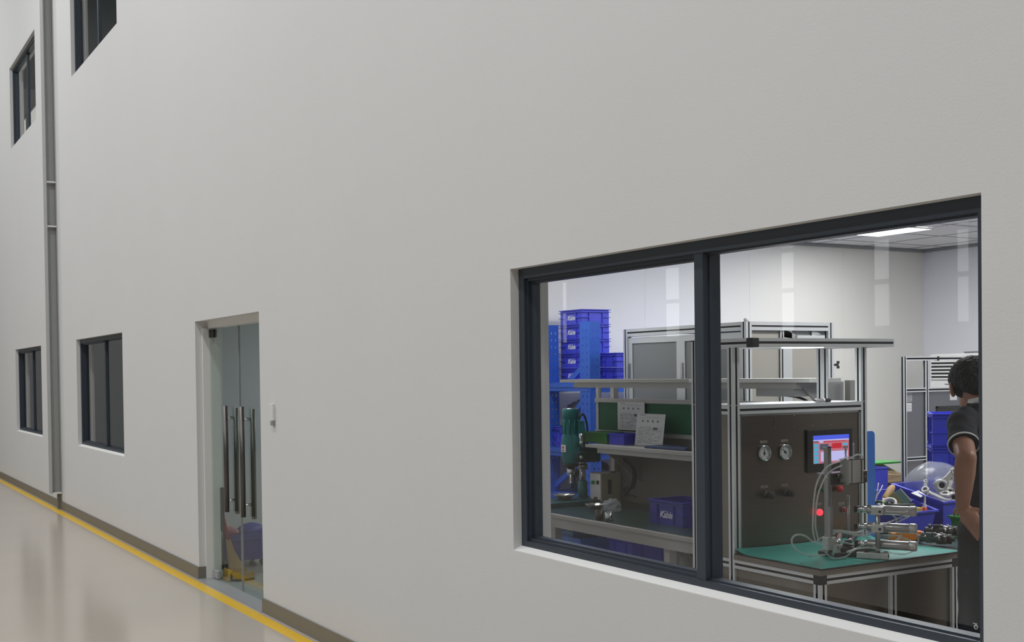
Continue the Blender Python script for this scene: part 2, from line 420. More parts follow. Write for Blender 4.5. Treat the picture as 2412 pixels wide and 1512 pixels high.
# double glass door
d1 = thing('door_1', 'frameless double glass door with long steel bar handles', 'door', (-8.9, .1, 0)); d1['kind'] = 'structure'
b = MB(); b.box(DOOR[0], DOOR[0]+.022, .055, .2, 0, DOOR[3]-.055); b.box(DOOR[1]-.03, DOOR[1], .10, .2, 0, DOOR[3]-.055); b.box(DOOR[0], DOOR[1], .10, .2, DOOR[3]-.055, DOOR[3])
b.build('door_frame', 'stiff_white', d1)
SEAM = -8.93
for a, c in ((DOOR[0]+.035, SEAM-.003), (SEAM+.003, DOOR[1]-.035)):
    g = B(a, c, .112, .124, .012, 2.055, 'door_leaf', 'door_glass', d1)
    xe = a if c < SEAM else c; s = 1 if c < SEAM else -1
    B(min(xe, xe+s*.13), max(xe, xe+s*.13), .104, .132, 1.985, 2.05, 'clamp', 'gasket', g)
    B(min(xe, xe+s*.13), max(xe, xe+s*.13), .104, .132, .012, .075, 'clamp', 'steel_grey_paint', g)
    xh = SEAM - s*.0 + (-.245 if c < SEAM else .17)
    for yy, dz in ((.118-.042, .0), (.118+.042, -.02)):
        h = MB(); h.cyl((xh, yy, .60+dz), (xh, yy, 1.435+dz), .019, seg=16); h.build('handle_bar', 'handle_steel', g)
    for z in (.69, 1.34):
        h = MB(); h.cyl((xh, .076, z), (xh, .16, z), .010); h.build('handle_post', 'chrome', g)
b = MB(); b.box(SEAM-.004, SEAM+.004, .110, .126, .012, 2.055); b.build('seal_strip', 'poly_grey', d1)
# steel column of the hall
t = thing('steel_column', 'grey steel H-section column standing out from the white wall', 'column', (-16.13, -.05, 0))
b = MB(); b.box(-16.15, -15.95, -.128, -.118, .2, 10.6); b.box(-16.15, -15.95, -.010, 0, .2, 10.6); b.box(-16.055, -16.045, -.118, -.010, .2, 10.6)
b.build('section', 'steel_grey_paint', t)
for z in (4.16, 3.6, .21):
    B(-16.148, -15.952, -.126, -.002, z-.008, z+.008, 'stiffener', 'stiff_white', t)
B(-16.08, -16.03, -.045, -.012, 0, .202, 'plinth', 'baseboard_grey', t)
# card reader beside the door
p = on_y(643, 951, 0)
t = thing('card_reader', 'small pale grey card reader on the wall right of the glass door', 'card reader', (p.x, 0, p.z-.075))
B(p.x-.04, p.x+.04, -.018, 0, p.z-.115, p.z, 'reader_plate', 'label_white', t, .003)
B(p.x+.0, p.x+.04, -.022, 0, p.z-.147, p.z-.117, 'push_button', 'poly_grey', t, .003)
# ceiling panel lamps of the test room
lab = ['square white light panel on the ceiling nearest the back left corner', 'square white light panel over the crate rack', 'square white light panel over the two blue crates',
       'square white light panel over the test station', 'square white light panel at the right end near the back wall', 'square white light panel at the right end near the window', 'square white light panel in the front left corner over the drill press']
for (x, y), l in zip(ROOM_LAMPS, lab):
    t = thing('ceiling_light', l, 'ceiling light', (x, y, RZ), 'ceiling light panels')
    b = MB()
    for q in ((x-.3, x+.3, y-.3, y-.285), (x-.3, x+.3, y+.285, y+.3), (x-.3, x-.285, y-.285, y+.285), (x+.285, x+.3, y-.285, y+.285)): b.box(*q, RZ-.014, RZ-.004)
    b.build('light_frame', 'white_plastic', t); B(x-.285, x+.285, y-.285, y+.285, RZ-.01, RZ-.004, 'diffuser', 'lamp_white', t)
# ------------------------------------------------------------------ test station behind the right pane
PX, Y0, Y1 = -4.226, .97, 1.842
ts = thing('test_station', 'stainless steel test machine with gauges, touch screen and aluminium profile frame', 'machine', (-4.1, 1.4, 0))
for x, y, z in ((PX-.04, Y0, 1.767), (PX-.04, Y1-.04, 1.767), (-4.53, Y0, 1.803), (-4.53, Y1-.04, 1.767)): alu('post', ts, 'z', 0, z, x, y)
for x, y in ((-3.722, Y0), (-3.722, Y1-.04)): alu('leg', ts, 'z', 0, .742, x, y)
alu('leg', ts, 'z', 0, .742, -3.722, 1.396)
BL = .742
alu('rail', ts, 'x', -4.49, PX-.04, Y0, BL); alu('rail', ts, 'x', PX, -3.722, Y0, BL); alu('rail', ts, 'y', Y0+.04, Y1-.04, -3.722, BL)
alu('rail', ts, 'x', PX, -3.722, Y1-.04, BL); alu('rail', ts, 'x', -4.49, PX-.04, Y1-.04, BL)
for y in (Y0, Y1-.04): B(-3.722, -3.682, y, y+.04, BL, BL+.04, 'corner_cap', 'black_plastic', ts, .002)
alu('rail', ts, 'y', Y0+.04, Y1-.04, PX-.04, 1.456); alu('rail', ts, 'x', -4.49, PX-.04, Y0, 1.456); alu('rail', ts, 'y', Y0+.04, Y1-.04, -4.53, 1.456); alu('rail', ts, 'x', -4.49, PX-.04, Y1-.04, 1.456)
B(-4.528, PX-.002, Y0+.002, Y1-.002, 1.4965, 1.4995, 'top_plate', 'alu', ts)
# panels
B(-4.49, PX-.04, Y0+.012, Y0+.016, .784, 1.456, 'side_panel', 'inox_side', ts)
B(-4.49, PX-.04, Y0+.012, Y0+.016, .06, BL, 'side_panel', 'inox_side', ts)
B(PX, -3.722, Y0+.012, Y0+.016, .06, BL, 'side_panel', 'inox_side', ts)
for y in (Y0+.04, 1.436): B(-3.702, -3.698, y, (1.396 if y < 1.3 else Y1-.04), .06, BL, 'front_panel', 'inox', ts)
B(-4.516, -4.512, Y0+.04, Y1-.04, .06, 1.456, 'back_panel', 'inox_side', ts)
FP = PX-.010
pan = B(FP-.003, FP, Y0+.04, Y1-.04, .784, 1.456, 'control_panel', 'inox', ts)
b = MB(); b.box(FP-.0005, FP+.004, Y0+.04, Y0+.052, .784, 1.456); b.box(FP-.0005, FP+.004, Y1-.052, Y1-.04, .784, 1.456); b.box(FP-.0005, FP+.004, Y0+.04, Y1-.04, 1.446, 1.456)
b.build('panel_edge', 'steel', ts)
b = MB(); b.box(-4.23, -3.678, Y0-.002, Y1+.002, .782, .806); b.build('tabletop', 'inox_side', ts)
# hood
HX = -4.092
alu('hood_rail', ts, 'y', Y0+.04, 1.89, HX-.04, 1.767); alu('hood_rail', ts, 'x', -4.49, HX-.04, Y0, 1.767); alu('hood_rail', ts, 'x', -4.53, HX-.04, 1.85, 1.767); alu('hood_rail', ts, 'y', Y0+.04, 1.85, -4.53, 1.767)
B(HX-.04, HX, Y0-.001, Y0+.041, 1.765, 1.809, 'corner_cap', 'black_plastic', ts, .004)
B(-4.531, -4.489, Y0-.001, Y0+.041, 1.803, 1.808, 'corner_cap', 'black_plastic', ts)
B(-4.49, HX-.04, Y0+.04, 1.85, 1.770, 1.778, 'hood_panel', 'white_board', ts)
B(-4.49, HX-.04, Y0+.04, 1.85, 1.800, 1.806, 'hood_panel', 'alu', ts)
led = MB(); LY = on_x(1890, 819, -4.26).y; led.cyl((-4.26, LY, 1.7705), (-4.26, LY, 1.7655), .10, seg=28); led.build('hood_lamp', 'hood_led', ts)
area('hood_lamp_light', (-4.26, LY, 1.755), .18, .18, 1.6, (.95, .98, 1), True)
# instruments on the panel
DY = .036
def plate(y, z, wd=.045, hh=.013):
    y += DY
    o = B(FP, FP+.0012, y-wd/2, y+wd/2, z-hh/2, z+hh/2, 'name_plate', 'inox_side', ts)
    for s in (-1, 1):
        c = MB(); c.ball((FP+.001, y+s*(wd/2-.003), z), .0022); c.build('screw', 'chrome', o)
for k, (y, z, ang) in enumerate(((1.127+DY, 1.268, 90), (1.259+DY, 1.268, 135))):
    g = MB(); g.lathe([(.028, 0), (.0375, 0), (.0385, .006), (.0375, .013), (.034, .015), (.0315, .012), (.0315, .006)], (FP, y, z), (1, 0, 0), 36, False)
    go = g.build('gauge', 'chrome', ts)
    f = MB(); f.cyl((FP+.003, y, z), (FP+.006, y, z), .0316, seg=32); f.build('dial', 'dial_face', go)
    f = MB()
    for a in range(-45, 226, 27):
        ca, sa = math.cos(math.radians(a)), math.sin(math.radians(a))
        f.cyl((FP+.0066, y+ca*.022, z+sa*.022), (FP+.0066, y+ca*.028, z+sa*.028), .0008, seg=5)
    ca, sa = math.cos(math.radians(ang)), math.sin(math.radians(ang))
    f.cyl((FP+.0075, y-ca*.010, z-sa*.010), (FP+.0075, y+ca*.021, z+sa*.021), .0022, .0010, seg=6); f.cyl((FP+.006, y, z), (FP+.009, y, z), .005)
    f.build('needle', 'gasket', go)
    plate(y-DY, 1.322)
for y, z in ((1.135+DY, 1.071), (1.263+DY, 1.072)):
    k = MB(); k.lathe([(.018, 0), (.018, .012), (.011, .014), (.011, .024), (.0165, .026), (.0175, .046), (.016, .049), (.0001, .049)], (FP, y, z), (1, 0, 0), 22); k.build('regulator_knob', 'black_plastic', ts)
    plate(y-.005-DY, 1.109)
b = MB(); b.box(FP, FP+.001, 1.192+DY, 1.572+DY, 1.383, 1.446); np_ = b.build('name_plate', 'inox', ts)
for y in (1.198, 1.322, 1.443, 1.567):
    for z in (1.389, 1.441):
        c = MB(); c.ball((FP+.0015, y+DY, z), .0028); c.build('screw', 'chrome', np_)
# touch screen
sc = MB(); sc.box(FP, FP+.012, 1.398+DY, 1.702+DY, 1.160, 1.369, .003); sc = sc.build('touch_screen', 'black_plastic', ts)
SX = FP+.0122
def scr(y0, y1, z0, z1, m, d=0): B(SX+d-.0004, SX+d, y0+DY, y1+DY, z0, z1, 'display_field', m, sc)
scr(1.436, 1.677, 1.202, 1.339, 'scr_pink'); scr(1.436, 1.677, 1.318, 1.339, 'scr_blue', .0004); scr(1.436, 1.677, 1.312, 1.318, 'scr_lilac', .0004)
scr(1.438, 1.470, 1.306, 1.3115, 'scr_grey', .0004); scr(1.476, 1.502, 1.303, 1.3115, 'scr_lilac', .0004)
for k in range(5): scr(1.440, 1.470, 1.204+k*.0195, 1.2195+k*.0195, 'scr_cyan', .0005)
scr(1.480, 1.536, 1.268, 1.296, 'scr_grey', .0004); scr(1.562, 1.626, 1.273, 1.298, 'scr_red', .0004)
scr(1.634, 1.668, 1.286, 1.296, 'scr_cyan', .0004); scr(1.634, 1.668, 1.270, 1.281, 'scr_grey', .0004)
scr(1.486, 1.536, 1.212, 1.258, 'scr_lilac', .0004); scr(1.548, 1.668, 1.212, 1.260, 'scr_lilac', .0004)
me = MB()
for k in range(12): me.box(SX+.0003, SX+.0006, 1.508+DY+k*.0125, 1.517+DY+k*.0125, 1.3045+.001*(k % 2), 1.3095)
me.build('display_text', 'scr_red', sc)
# push buttons
def button(y, z, m, r=.013, L=.02, ring=True, mush=False):
    y += DY
    if ring:
        c = MB(); c.cyl((FP, y, z), (FP+.008, y, z), r*1.18, seg=24); o = c.build('button_collar', 'chrome', ts)
    c = MB()
    if mush: c.lathe([(r*.6, 0), (r*.6, L*.5), (r*1.15, L*.6), (r*1.1, L), (.0001, L*1.1)], (FP, y, z), (1, 0, 0), 22)
    else: c.lathe([(r, 0), (r, L*.8), (r*.8, L), (.0001, L*1.05)], (FP, y, z), (1, 0, 0), 22)
    c.build('push_button', m, ts)
button(1.501, 1.073, 'button_green', .012, .022, False, True); button(1.602, 1.073, 'red', .015, .03, False, True)
button(1.476, .964, 'red_lamp', .015, .022); button(1.646, .964, 'red', .013, .018)
plate(1.476, 1.004); plate(1.632, .996)

# ------------------------------------------------------------------ long bench behind the left pane
bn = thing('work_bench', 'grey workbench with raised shelf, top board and green back panel', 'workbench', (-5.8, 1.8, 0))
BX0, BX1, TZ = -7.0, -4.62, .75
B(BX0, BX1, 1.39, 2.22, TZ-.024, TZ, 'bench_top', 'bench_grey', bn, .003)
B(BX0+.02, BX1-.02, 1.42, 2.2, TZ, TZ+.003, 'bench_mat', 'mat_dark', bn)
b = MB(); b.box(BX0+.17, BX1, 1.41, 1.45, TZ-.088, TZ-.024); b.box(BX0+.17, BX1, 2.16, 2.2, TZ-.088, TZ-.024); b.build('apron', 'bench_grey', bn)
for x in (-6.55, -5.35, -4.68):
    for y in (1.47, 2.15): B(x-.025, x+.025, y-.025, y+.025, 0, TZ-.024, 'leg', 'bench_grey', bn)
B(BX0+.17, BX1, 1.45, 1.475, .32, .36, 'stretcher', 'bench_grey', bn)
for x in (-6.88, -4.66): B(x-.02, x+.02, 2.16, 2.2, TZ, 1.60, 'upright', 'bench_grey', bn)
B(BX0+.02, BX1, 2.2, 2.21, TZ, 1.24, 'back_panel', 'bench_back', bn)
B(-6.72, BX1, 1.82, 2.2, 1.152, 1.172, 'shelf', 'bench_grey', bn); b = MB(); b.box(-6.6, BX1, 1.835, 1.86, 1.118, 1.152); b.build('shelf_rail', 'bench_grey', bn)
for x in (-6.6, -4.7): MB().prism([(1.86, 1.152), (2.2, 1.152), (2.2, .90)], 'x', x-.004, x+.004).build('bracket', 'bench_grey', bn)
B(-7.03, -4.605, 1.82, 2.05, 1.593, 1.613, 'top_board', 'bench_grey', bn); B(-6.885, -4.72, 1.84, 1.88, 1.557, 1.593, 'top_rail', 'bench_grey', bn)
B(-5.6, -4.60, 1.819, 2.051, 1.5925, 1.6135, 'top_board', 'white_board', bn)
b = MB(); b.box(-5.04, -4.74, 1.845, 1.95, 1.515, 1.592); b.prism([(1.86, 1.593), (2.2, 1.593), (2.2, 1.30)], 'x', -4.735, -4.725); b.build('lamp_housing', 'steel_grey_paint', bn)
b = MB(); b.tube([(-4.86, 1.9, 1.52), (-4.80, 1.93, 1.51), (-4.76, 1.97, 1.48), (-4.75, 2.0, 1.40)], .007); b.build('cable', 'cable', bn)
gy = 2.12
B(-7.0, -4.75, gy, gy+.012, 1.25, 1.455, 'green_board', 'board_green', bn)
b = MB(); b.box(-7.02, -4.74, gy-.012, gy+.014, 1.448, 1.476); b.box(-7.02, -4.74, gy-.012, gy+.014, 1.225, 1.252); b.build('board_frame', 'bench_grey', bn)
for x in (-7.0, -4.76): B(x-.015, x+.015, gy-.005, gy+.02, 1.172, 1.60, 'board_post', 'bench_grey', bn)
# what lies on the shelf
def sheet(name, label, x0, x1, z0, z1, y, tilt, seed):
    t = thing(name, label, 'sheet', ((x0+x1)/2, y, z0))
    T = Matrix.Translation((0, y, z0)) @ Matrix.Rotation(tilt, 4, 'X') @ Matrix.Translation((0, -y, -z0))
    b = MB(); b.box(x0, x1, y, y+.003, z0, z1, 0, T); b.build('page', 'paper', t)
    r = random.Random(seed); b = MB(); W, H = x1-x0, z1-z0
    def mark(u0, u1, v0, v1): b.box(x0+u0*W, x0+u1*W, y-.0007, y, z0+v0*H, z0+v1*H, 0, T)
    mark(.1, .3, .95, .965); mark(.3, .8, .90, .905); mark(.12, .95, .868, .872)
    for k in range(4): mark(.2+k*.18, .26+k*.18, .74, .80)
    for k in range(16):
        v = .08+k*.032; u = .1; 
        while u < .9:
            l = r.uniform(.05, .22)
            if r.random() < .75: mark(u, min(u+l, .94), v, v+.009)
            u += l+.03
    mark(.15, .5, .60, .606); mark(.15, .156, .48, .60); mark(.5, .506, .48, .60); mark(.62, .78, .5, .58)
    b.build('print', 'ink', t)
sheet('instruction_sheet', 'large printed white sheet hanging on the green board', -6.73, -6.42, 1.262, 1.455, gy-.02, 0, 3)
sheet('instruction_sheet', 'printed white sheet leaning in front of the green board on the shelf', -6.40, -6.10, 1.174, 1.385, 2.0, -.12, 9)
def bin_box(name, label, cat, x0, x1, y0, y1, z0, z1, m, th=.004, rim=.008, group=None):
    b = MB(); b.box(x0+th, x1-th, y0+th, y1-th, z0, z0+th); h = z1-.006
    b.box(x0, x0+th, y0, y1, z0, h); b.box(x1-th, x1, y0, y1, z0, h); b.box(x0+th, x1-th, y0, y0+th, z0, h); b.box(x0+th, x1-th, y1-th, y1, z0, h)
    for q in ((x0-rim, x1+rim, y0-rim, y0+th), (x0-rim, x1+rim, y1-th, y1+rim), (x0-rim, x0+th, y0+th, y1-th), (x1-th, x1+rim, y0+th, y1-th)): b.box(*q, h, h+.008)
    return tag(b.build(name, m), label, cat, group)
b = MB(); b.box(-6.90, -6.62, 1.93, 2.08, 1.173, 1.25, .006); tag(b.build('parts_box', 'bin_green_dark'), 'dark green box on the bench shelf beside the hanging sheet', 'box')
t = bin_box('parts_box', 'small purple blue bin on the bench shelf between green box and sheet', 'box', -6.61, -6.44, 1.94, 2.06, 1.173, 1.245, 'purple_box')
b = MB(); b.box(-6.12, -5.72, 1.87, 2.05, 1.173, 1.188, .004); tag(b.build('folder', 'navy_folder'), 'flat dark blue folder lying on the bench shelf', 'folder')
b = MB(); b.box(-5.72, -5.58, 1.9, 2.02, 1.173, 1.215, .006); tag(b.build('cable_box', 'black_plastic'), 'small dark box at the end of the bench shelf', 'box')
# ------------------------------------------------------------------ crates: walls, rim, ribs, corner posts, hand hole; logo as a child
def crate(label, x0, x1, y0, y1, z0, z1, group=None, logo=None, m='crate_blue', holder=None, name='plastic_crate', ribs=True):
    th = .004; b = MB(); H = z1-z0; ins = .012
    a0, a1, c0, c1 = x0+ins, x1-ins, y0+ins, y1-ins
    b.box(a0+th, a1-th, c0+th, c1-th, z0, z0+.005)
    b.box(a0, a0+th, c0, c1, z0, z1-.003); b.box(a1-th, a1, c0, c1, z0, z1-.003); b.box(a0+th, a1-th, c0, c0+th, z0, z1-.003); b.box(a0+th, a1-th, c1-th, c1, z0, z1-.003)
    for z in (z1-.006, z1-.024):                               # double rim
        for q in ((x0, x1, y0, c0+th), (x0, x1, c1-th, y1), (x0, a0+th, c0+th, c1-th), (a1-th, x1, c0+th, c1-th)): b.box(*q, z, z+.0045)
    if ribs:
        for s in (.27, .73):                                   # upright ribs and a low belt: the faces keep a smooth middle field
            xm, ym = x0+(x1-x0)*s, y0+(y1-y0)*s
            for yy in (y0+.003, c1): b.box(xm-.002, xm+.002, yy, yy+ins-.003, z0+.004, z1-.02)
            for xx in (x0+.003, a1): b.box(xx, xx+ins-.003, ym-.002, ym+.002, z0+.004, z1-.02)
        zb = z0+H*.42
        lx, ly = (x1-x0)*.27, (y1-y0)*.27
        for z in ((zb,) if H < .15 else (zb, z0+.012)):
            for yy in (y0+.002, c1):
                b.box(x0+.002, x0+lx, yy, yy+ins-.002, z, z+.004); b.box(x1-lx, x1-.002, yy, yy+ins-.002, z, z+.004)
            for xx in (x0+.002, a1):
                b.box(xx, xx+ins-.002, c0, y0+ly, z, z+.004); b.box(xx, xx+ins-.002, y1-ly, c1, z, z+.004)
    o = b.build(name, m); recentre(o, ((x0+x1)/2, (y0+y1)/2, z0)); tag(o, label, 'crate', group)
    if logo:
        sz = min(.052, H*.42)
        if logo == 'front': r, u, p = (1, 0, 0), (0, 0, 1), ((x0+x1)/2, c0-.0008, z0+H*.42)
        else: r, u, p = (0, 1, 0), (0, 0, 1), (a1+.0008, (y0+y1)/2, z0+H*.45)
        lg = put_text('logo', 'Kabis', sz*1.06, r, u, p, 'logo_white', o, .25, .0012)
        sw = MB(); P = Vector(p); R, U = Vector(r), Vector(u); N = R.cross(U)
        c = [(-.62, -.55), (-.35, .15), (.05, .62), (.45, .78), (.02, .48), (-.36, -.05)]
        sw.loft([[P+R*(x-.25)*sz*1.27+U*y*sz*.64+N*k for x, y in c] for k in (-.0003, .0005)], True, True, False)
        so = sw.build('logo', 'logo_white', o)
    if holder:
        h = MB(); yc, zc, hw, hh = (y0+y1)/2, z0+H*.45, .075, .05
        if holder == 'side':
            for q in ((yc-hw, yc+hw, zc-hh, zc-hh+.012), (yc-hw, yc+hw, zc+hh-.012, zc+hh), (yc-hw, yc-hw+.014, zc-hh, zc+hh), (yc+hw-.014, yc+hw, zc-hh, zc+hh), (yc-.03, yc-.02, zc-hh, zc+hh*.6), (yc+.02, yc+.03, zc-hh, zc+hh*.6), (yc-.03, yc+.03, zc+hh*.45, zc+hh*.6)): h.box(a1, a1+.007, *q)
        else:
            xc = (x0+x1)/2
            for q in ((xc-hw, xc+hw, zc-hh, zc-hh+.012), (xc-hw, xc+hw, zc+hh-.012, zc+hh), (xc-hw, xc-hw+.014, zc-hh, zc+hh), (xc+hw-.014, xc+hw, zc-hh, zc+hh)): h.box(q[0], q[1], c0-.007, c0, q[2], q[3])
        h.build('label_holder', m, o)
    return o
# ------------------------------------------------------------------ blue storage rack in the far left corner
rk = thing('storage_rack', 'blue perforated steel storage rack against the white wall', 'rack', (-7.5, 3.0, 0))
def rack_post(x0, y0, z1):
    b = MB(); W, D, t = .13, .09, .003
    zs = []; z = .04
    while z < z1-.06: zs.append(z); z += .0535
    # front face and side face with rows of keyholes cut through
    def face(axis, lo, n0, thick, hole):
        L = W if axis == 'x' else D
        cols = [L*.28, L*.72] if axis == 'x' else [L*.30, L*.70]
        hw, hh = .0042, .0085
        us = [0] + sum([[c-hw, c+hw] for c in cols], []) + [L]
        for i in range(len(us)-1):
            a, c = lo+us[i], lo+us[i+1]
            if i % 2 == 0 or not hole:
                b.box(*((a, c, n0, n0+thick) if axis == 'x' else (n0, n0+thick, a, c)), 0, z1)
            else:
                zz = 0
                for q in zs:
                    b.box(*((a, c, n0, n0+thick) if axis == 'x' else (n0, n0+thick, a, c)), zz, q-hh); zz = q+hh
                b.box(*((a, c, n0, n0+thick) if axis == 'x' else (n0, n0+thick, a, c)), zz, z1)
    face('x', x0, y0, t, True); face('y', y0+t, x0+W-t, t, True); face('y', y0+t, x0, t, True)
    return b.build('upright', 'rack_blue', rk)
rack_post(-7.342, 2.2, 2.035); rack_post(-7.907, 2.2, 2.03)
rack_post(-7.342, 4.1, 1.75); rack_post(-7.907, 4.1, 1.75)
def rack_level(z):
    b = MB(); b.box(-7.90, -7.23, 2.196, 2.204, z-.06, z-.025); b.box(-7.90, -7.23, 2.19, 2.21, z-.03, z); b.build('end_tie', 'rack_blue', rk)
    for x in (-7.238, -7.90):
        b = MB(); b.box(x, x+.02, 2.3, 4.1, z-.07, z-.015); b.box(x-.006, x+.028, 2.3, 4.1, z-.022, z); b.build('beam', 'rack_blue', rk)
    B(-7.89, -7.235, 2.215, 4.1, z, z+.006, 'deck', 'rack_blue', rk)
for z in (1.581, 1.085, .735, .2): rack_level(z)
def brace(xa, za, xb, zb):
    a, c = Vector((xa, 2.255, za)), Vector((xb, 2.255, zb)); d = (c-a).normalized(); nrm = Vector((-d.z, 0, d.x))*.02
    b = MB(); b.loft([[p+nrm*s+Vector((0, q, 0)) for s, q in ((-1, -.008), (1, -.008), (1, .008), (-1, .008))] for p in (a, c)], True, True, False)
    b.build('brace', 'rack_blue', rk)
brace(-7.80, 1.10, -7.30, 1.53); brace(-7.72, .98+.12, -7.66, 1.13)
brace(-7.56, 1.60, -7.32, 1.74); brace(-7.80, .78, -7.30, 1.06)
ca = [(-7.848, -7.520, 2.34, 2.611)]
labA = ['blue crate with white logo, topmost of the tall stack on the rack', 'blue crate with white logo, second from the top of the tall rack stack', 'blue crate with white logo, in the middle of the tall rack stack',
        'blue crate with white logo, second from the bottom of the tall rack stack', 'blue crate with white logo, bottom of the tall stack on the rack']
for k in range(5):
    if k == 0: c0 = crate(labA[0], -7.848, -7.520, 2.34, 2.611, 2.0335, 2.145, 'crates stacked on the rack', 'front')
    else: dup(c0, (0, 0, -.1115*k), labA[k])
c1 = crate('upper blue crate of the low stack behind the rack upright', -7.513, -7.300, 2.50, 2.80, 1.698, 1.8085, 'crates stacked on the rack', 'side')
dup(c1, (0, 0, -.1108), 'lower blue crate of the low stack behind the rack upright')
crate('blue crate with label holder on the middle rack shelf under the clear bag', -7.86, -7.40, 2.23, 2.55, 1.092, 1.25, None, None, 'crate_blue', 'front')
def bag(name, label, c, rx, ry, rz, m, seed, amp=.18):
    b = MB(); b.ball((0, 0, 0), rx, ry, rz, None, 28, 18); o = b.build(name, m)
    for v in o.data.vertices:
        q = v.co*(6/max(rx, ry)*.2)+Vector((seed*3.1, 0, 0)); k = 1+amp*noise.noise(q*2.2)+amp*.5*noise.noise(q*6); v.co *= k
        v.co.z = max(v.co.z, -rz*.55)
    for p in o.data.polygons: p.use_smooth = True
    zmin = min(v.co.z for v in o.data.vertices)
    o.data.transform(Matrix.Translation((0, 0, -zmin))); o.location = c
    return tag(o, label, 'bag')
bag('plastic_bag', 'crumpled clear plastic bag heaped in the crate on the rack shelf', (-7.66, 2.40, 1.10), .15, .12, .22, 'film_dark', 2)
bag('black_bag', 'shiny black plastic bag on the lower rack shelf', (-7.55, 2.42, .742), .18, .14, .18, 'black_bag', 5)
bag('black_bag', 'shiny black bag behind the drill column on the lower rack shelf', (-7.58, 2.78, .742), .18, .14, .16, 'black_bag', 8)
# ------------------------------------------------------------------ tall enclosure with grey panels behind the bench
en = thing('machine_enclosure', 'tall aluminium framed enclosure with grey panels behind the bench', 'enclosure', (-6.4, 2.76, 0))
EX0, EX1, EY0, EY1, EZ = -7.046, -5.725, 2.383, 3.146, 1.97; PW = .048
for x, y in ((EX0, EY0), (EX1-PW, EY0), (EX1-PW, EY1-PW), (EX0, EY1-PW)): alu('post', en, 'z', 0, EZ, x, y, PW, cap=False)
for z in (EZ-.055, .9):
    alu('rail', en, 'x', EX0+PW, EX1-PW, EY0, z, PW, .055); alu('rail', en, 'x', EX0+PW, EX1-PW, EY1-PW, z, PW, .055)
    alu('rail', en, 'y', EY0+PW, EY1-PW, EX0, z, PW, .055); alu('rail', en, 'y', EY0+PW, EY1-PW, EX1-PW, z, PW, .055)
xm = on_y(1600, 850, EY0).x
for a, c in ((EX0+PW, xm), (xm, EX1-PW)):
    f = MB()
    for q in ((a, a+.045, .96, 1.905), (c-.045, c, .96, 1.905), (a+.045, c-.045, 1.865, 1.905), (a+.045, c-.045, .96, 1.0)): f.box(q[0], q[1], EY0+.012, EY0+.032, q[2], q[3])
    dr = f.build('sliding_door', 'alu', en)
    B(a+.045, c-.045, EY0+.02, EY0+.025, 1.0, 1.865, 'door_panel', 'poly_grey', dr)
    h = MB(); h.box(a+.008, a+.026, EY0+.004, EY0+.012, 1.60, 1.72, .003); h.build('door_handle', 'chrome', dr)
B(EX0+PW, EX1-PW, EY0+.02, EY0+.026, .05, .9, 'lower_panel', 'poly_grey', en); B(EX1-.03, EX1-.026, EY0+PW, EY1-PW, .05, .9, 'lower_panel', 'poly_grey', en)
ym = on_x(1845, 850, EX1).y
alu('post', en, 'z', .955, EZ-.055, EX1-.04, ym-.012, .03, cap=False)
B(EX1-.03, EX1-.026, EY0+PW, ym-.012, .95, EZ-.055, 'side_panel', 'poly_beige', en)
B(EX1-.03, EX1-.026, ym+.09, EY1-PW, .95, 1.80, 'side_panel', 'poly_beige', en)
B(EX1-.036, EX1-.012, ym+.018, ym+.09, .95, EZ-.055, 'side_frame', 'alu', en)
B(EX1-.034, EX1-.03, ym+.09, EY1-PW, 1.80, EZ-.055, 'side_panel', 'poly_grey', en)
p, q = on_x(1850, 794, EX1), on_x(1942, 794, EX1)
b = MB(); b.box(EX1-.02, EX1+.005, p.y+.1, q.y, p.z-.012, p.z+.012, .003); b.build('door_bar', 'alu', en)
b = MB(); b.prism([(p.y-.02, p.z+.055), (p.y+.10, p.z+.02), (p.y+.10, p.z-.01), (p.y-.01, p.z+.0)], 'x', EX1-.02, EX1-.012); b.prism([(q.y-.10, p.z+.055), (q.y-.02, p.z+.02), (q.y-.10, p.z+.01)], 'x', EX1-.02, EX1-.012); b.build('bar_bracket', 'steel_grey_paint', en)
p = on_y(1970, 859, EY1-.02)
b = MB(); x, z = EX1-.02, p.z; y = EY1
b.cyl((x, y, z), (x, y+.035, z), .006); b.box(x-.004, x+.004, y+.03, y+.062, z-.008, z+.008); b.box(x-.004, x+.004, y+.05, y+.07, z+.008, z+.025); b.box(x-.004, x+.004, y+.05, y+.07, z-.025, z-.008)
b.build('latch', 'dark_steel', en)
b = MB(); b.ball((EX1-.03, EY0+.03, EZ+.012), .018, .018, .014); b.build('bolt_cap', 'white_plastic', en)
# ------------------------------------------------------------------ drill press on the bench
dp = thing('drill_press', 'teal bench drill press with beige switch box on the dark bench', 'drill press', (-6.85, 1.9, .753))
B(-7.0, -6.72, 1.50, 2.05, .753, .785, 'base_plate', 'teal_dark', dp, .006)
b = MB(); b.cyl((-6.92, 1.93, .785), (-6.92, 1.93, 1.27), .023, seg=22); b.build('column', 'chrome', dp)
b = MB(); b.cyl((-6.92, 1.93, .785), (-6.92, 1.93, .90), .034); b.build('column_foot', 'teal', dp)
b = MB(); b.lathe([(.036, 0), (.036, .035), (.03, .04)], (-6.92, 1.93, .985), seg=20); b.build('clamp_ring', 'steel', dp)
b = MB(); b.box(-7.0, -6.83, 1.86, 2.03, 1.035, 1.16, .02); b.box(-6.9, -6.8, 1.80, 1.9, 1.06, 1.12, .015); b.build('gear_case', 'teal_dark', dp)
mo = MB(); cx, cy = -6.87, 1.80
mo.lathe([(.052, 1.03), (.058, 1.045), (.064, 1.08), (.064, 1.20), (.056, 1.225), (.053, 1.235), (.053, 1.345), (.056, 1.35), (.056, 1.405), (.05, 1.412)], (cx, cy, 0), seg=26)
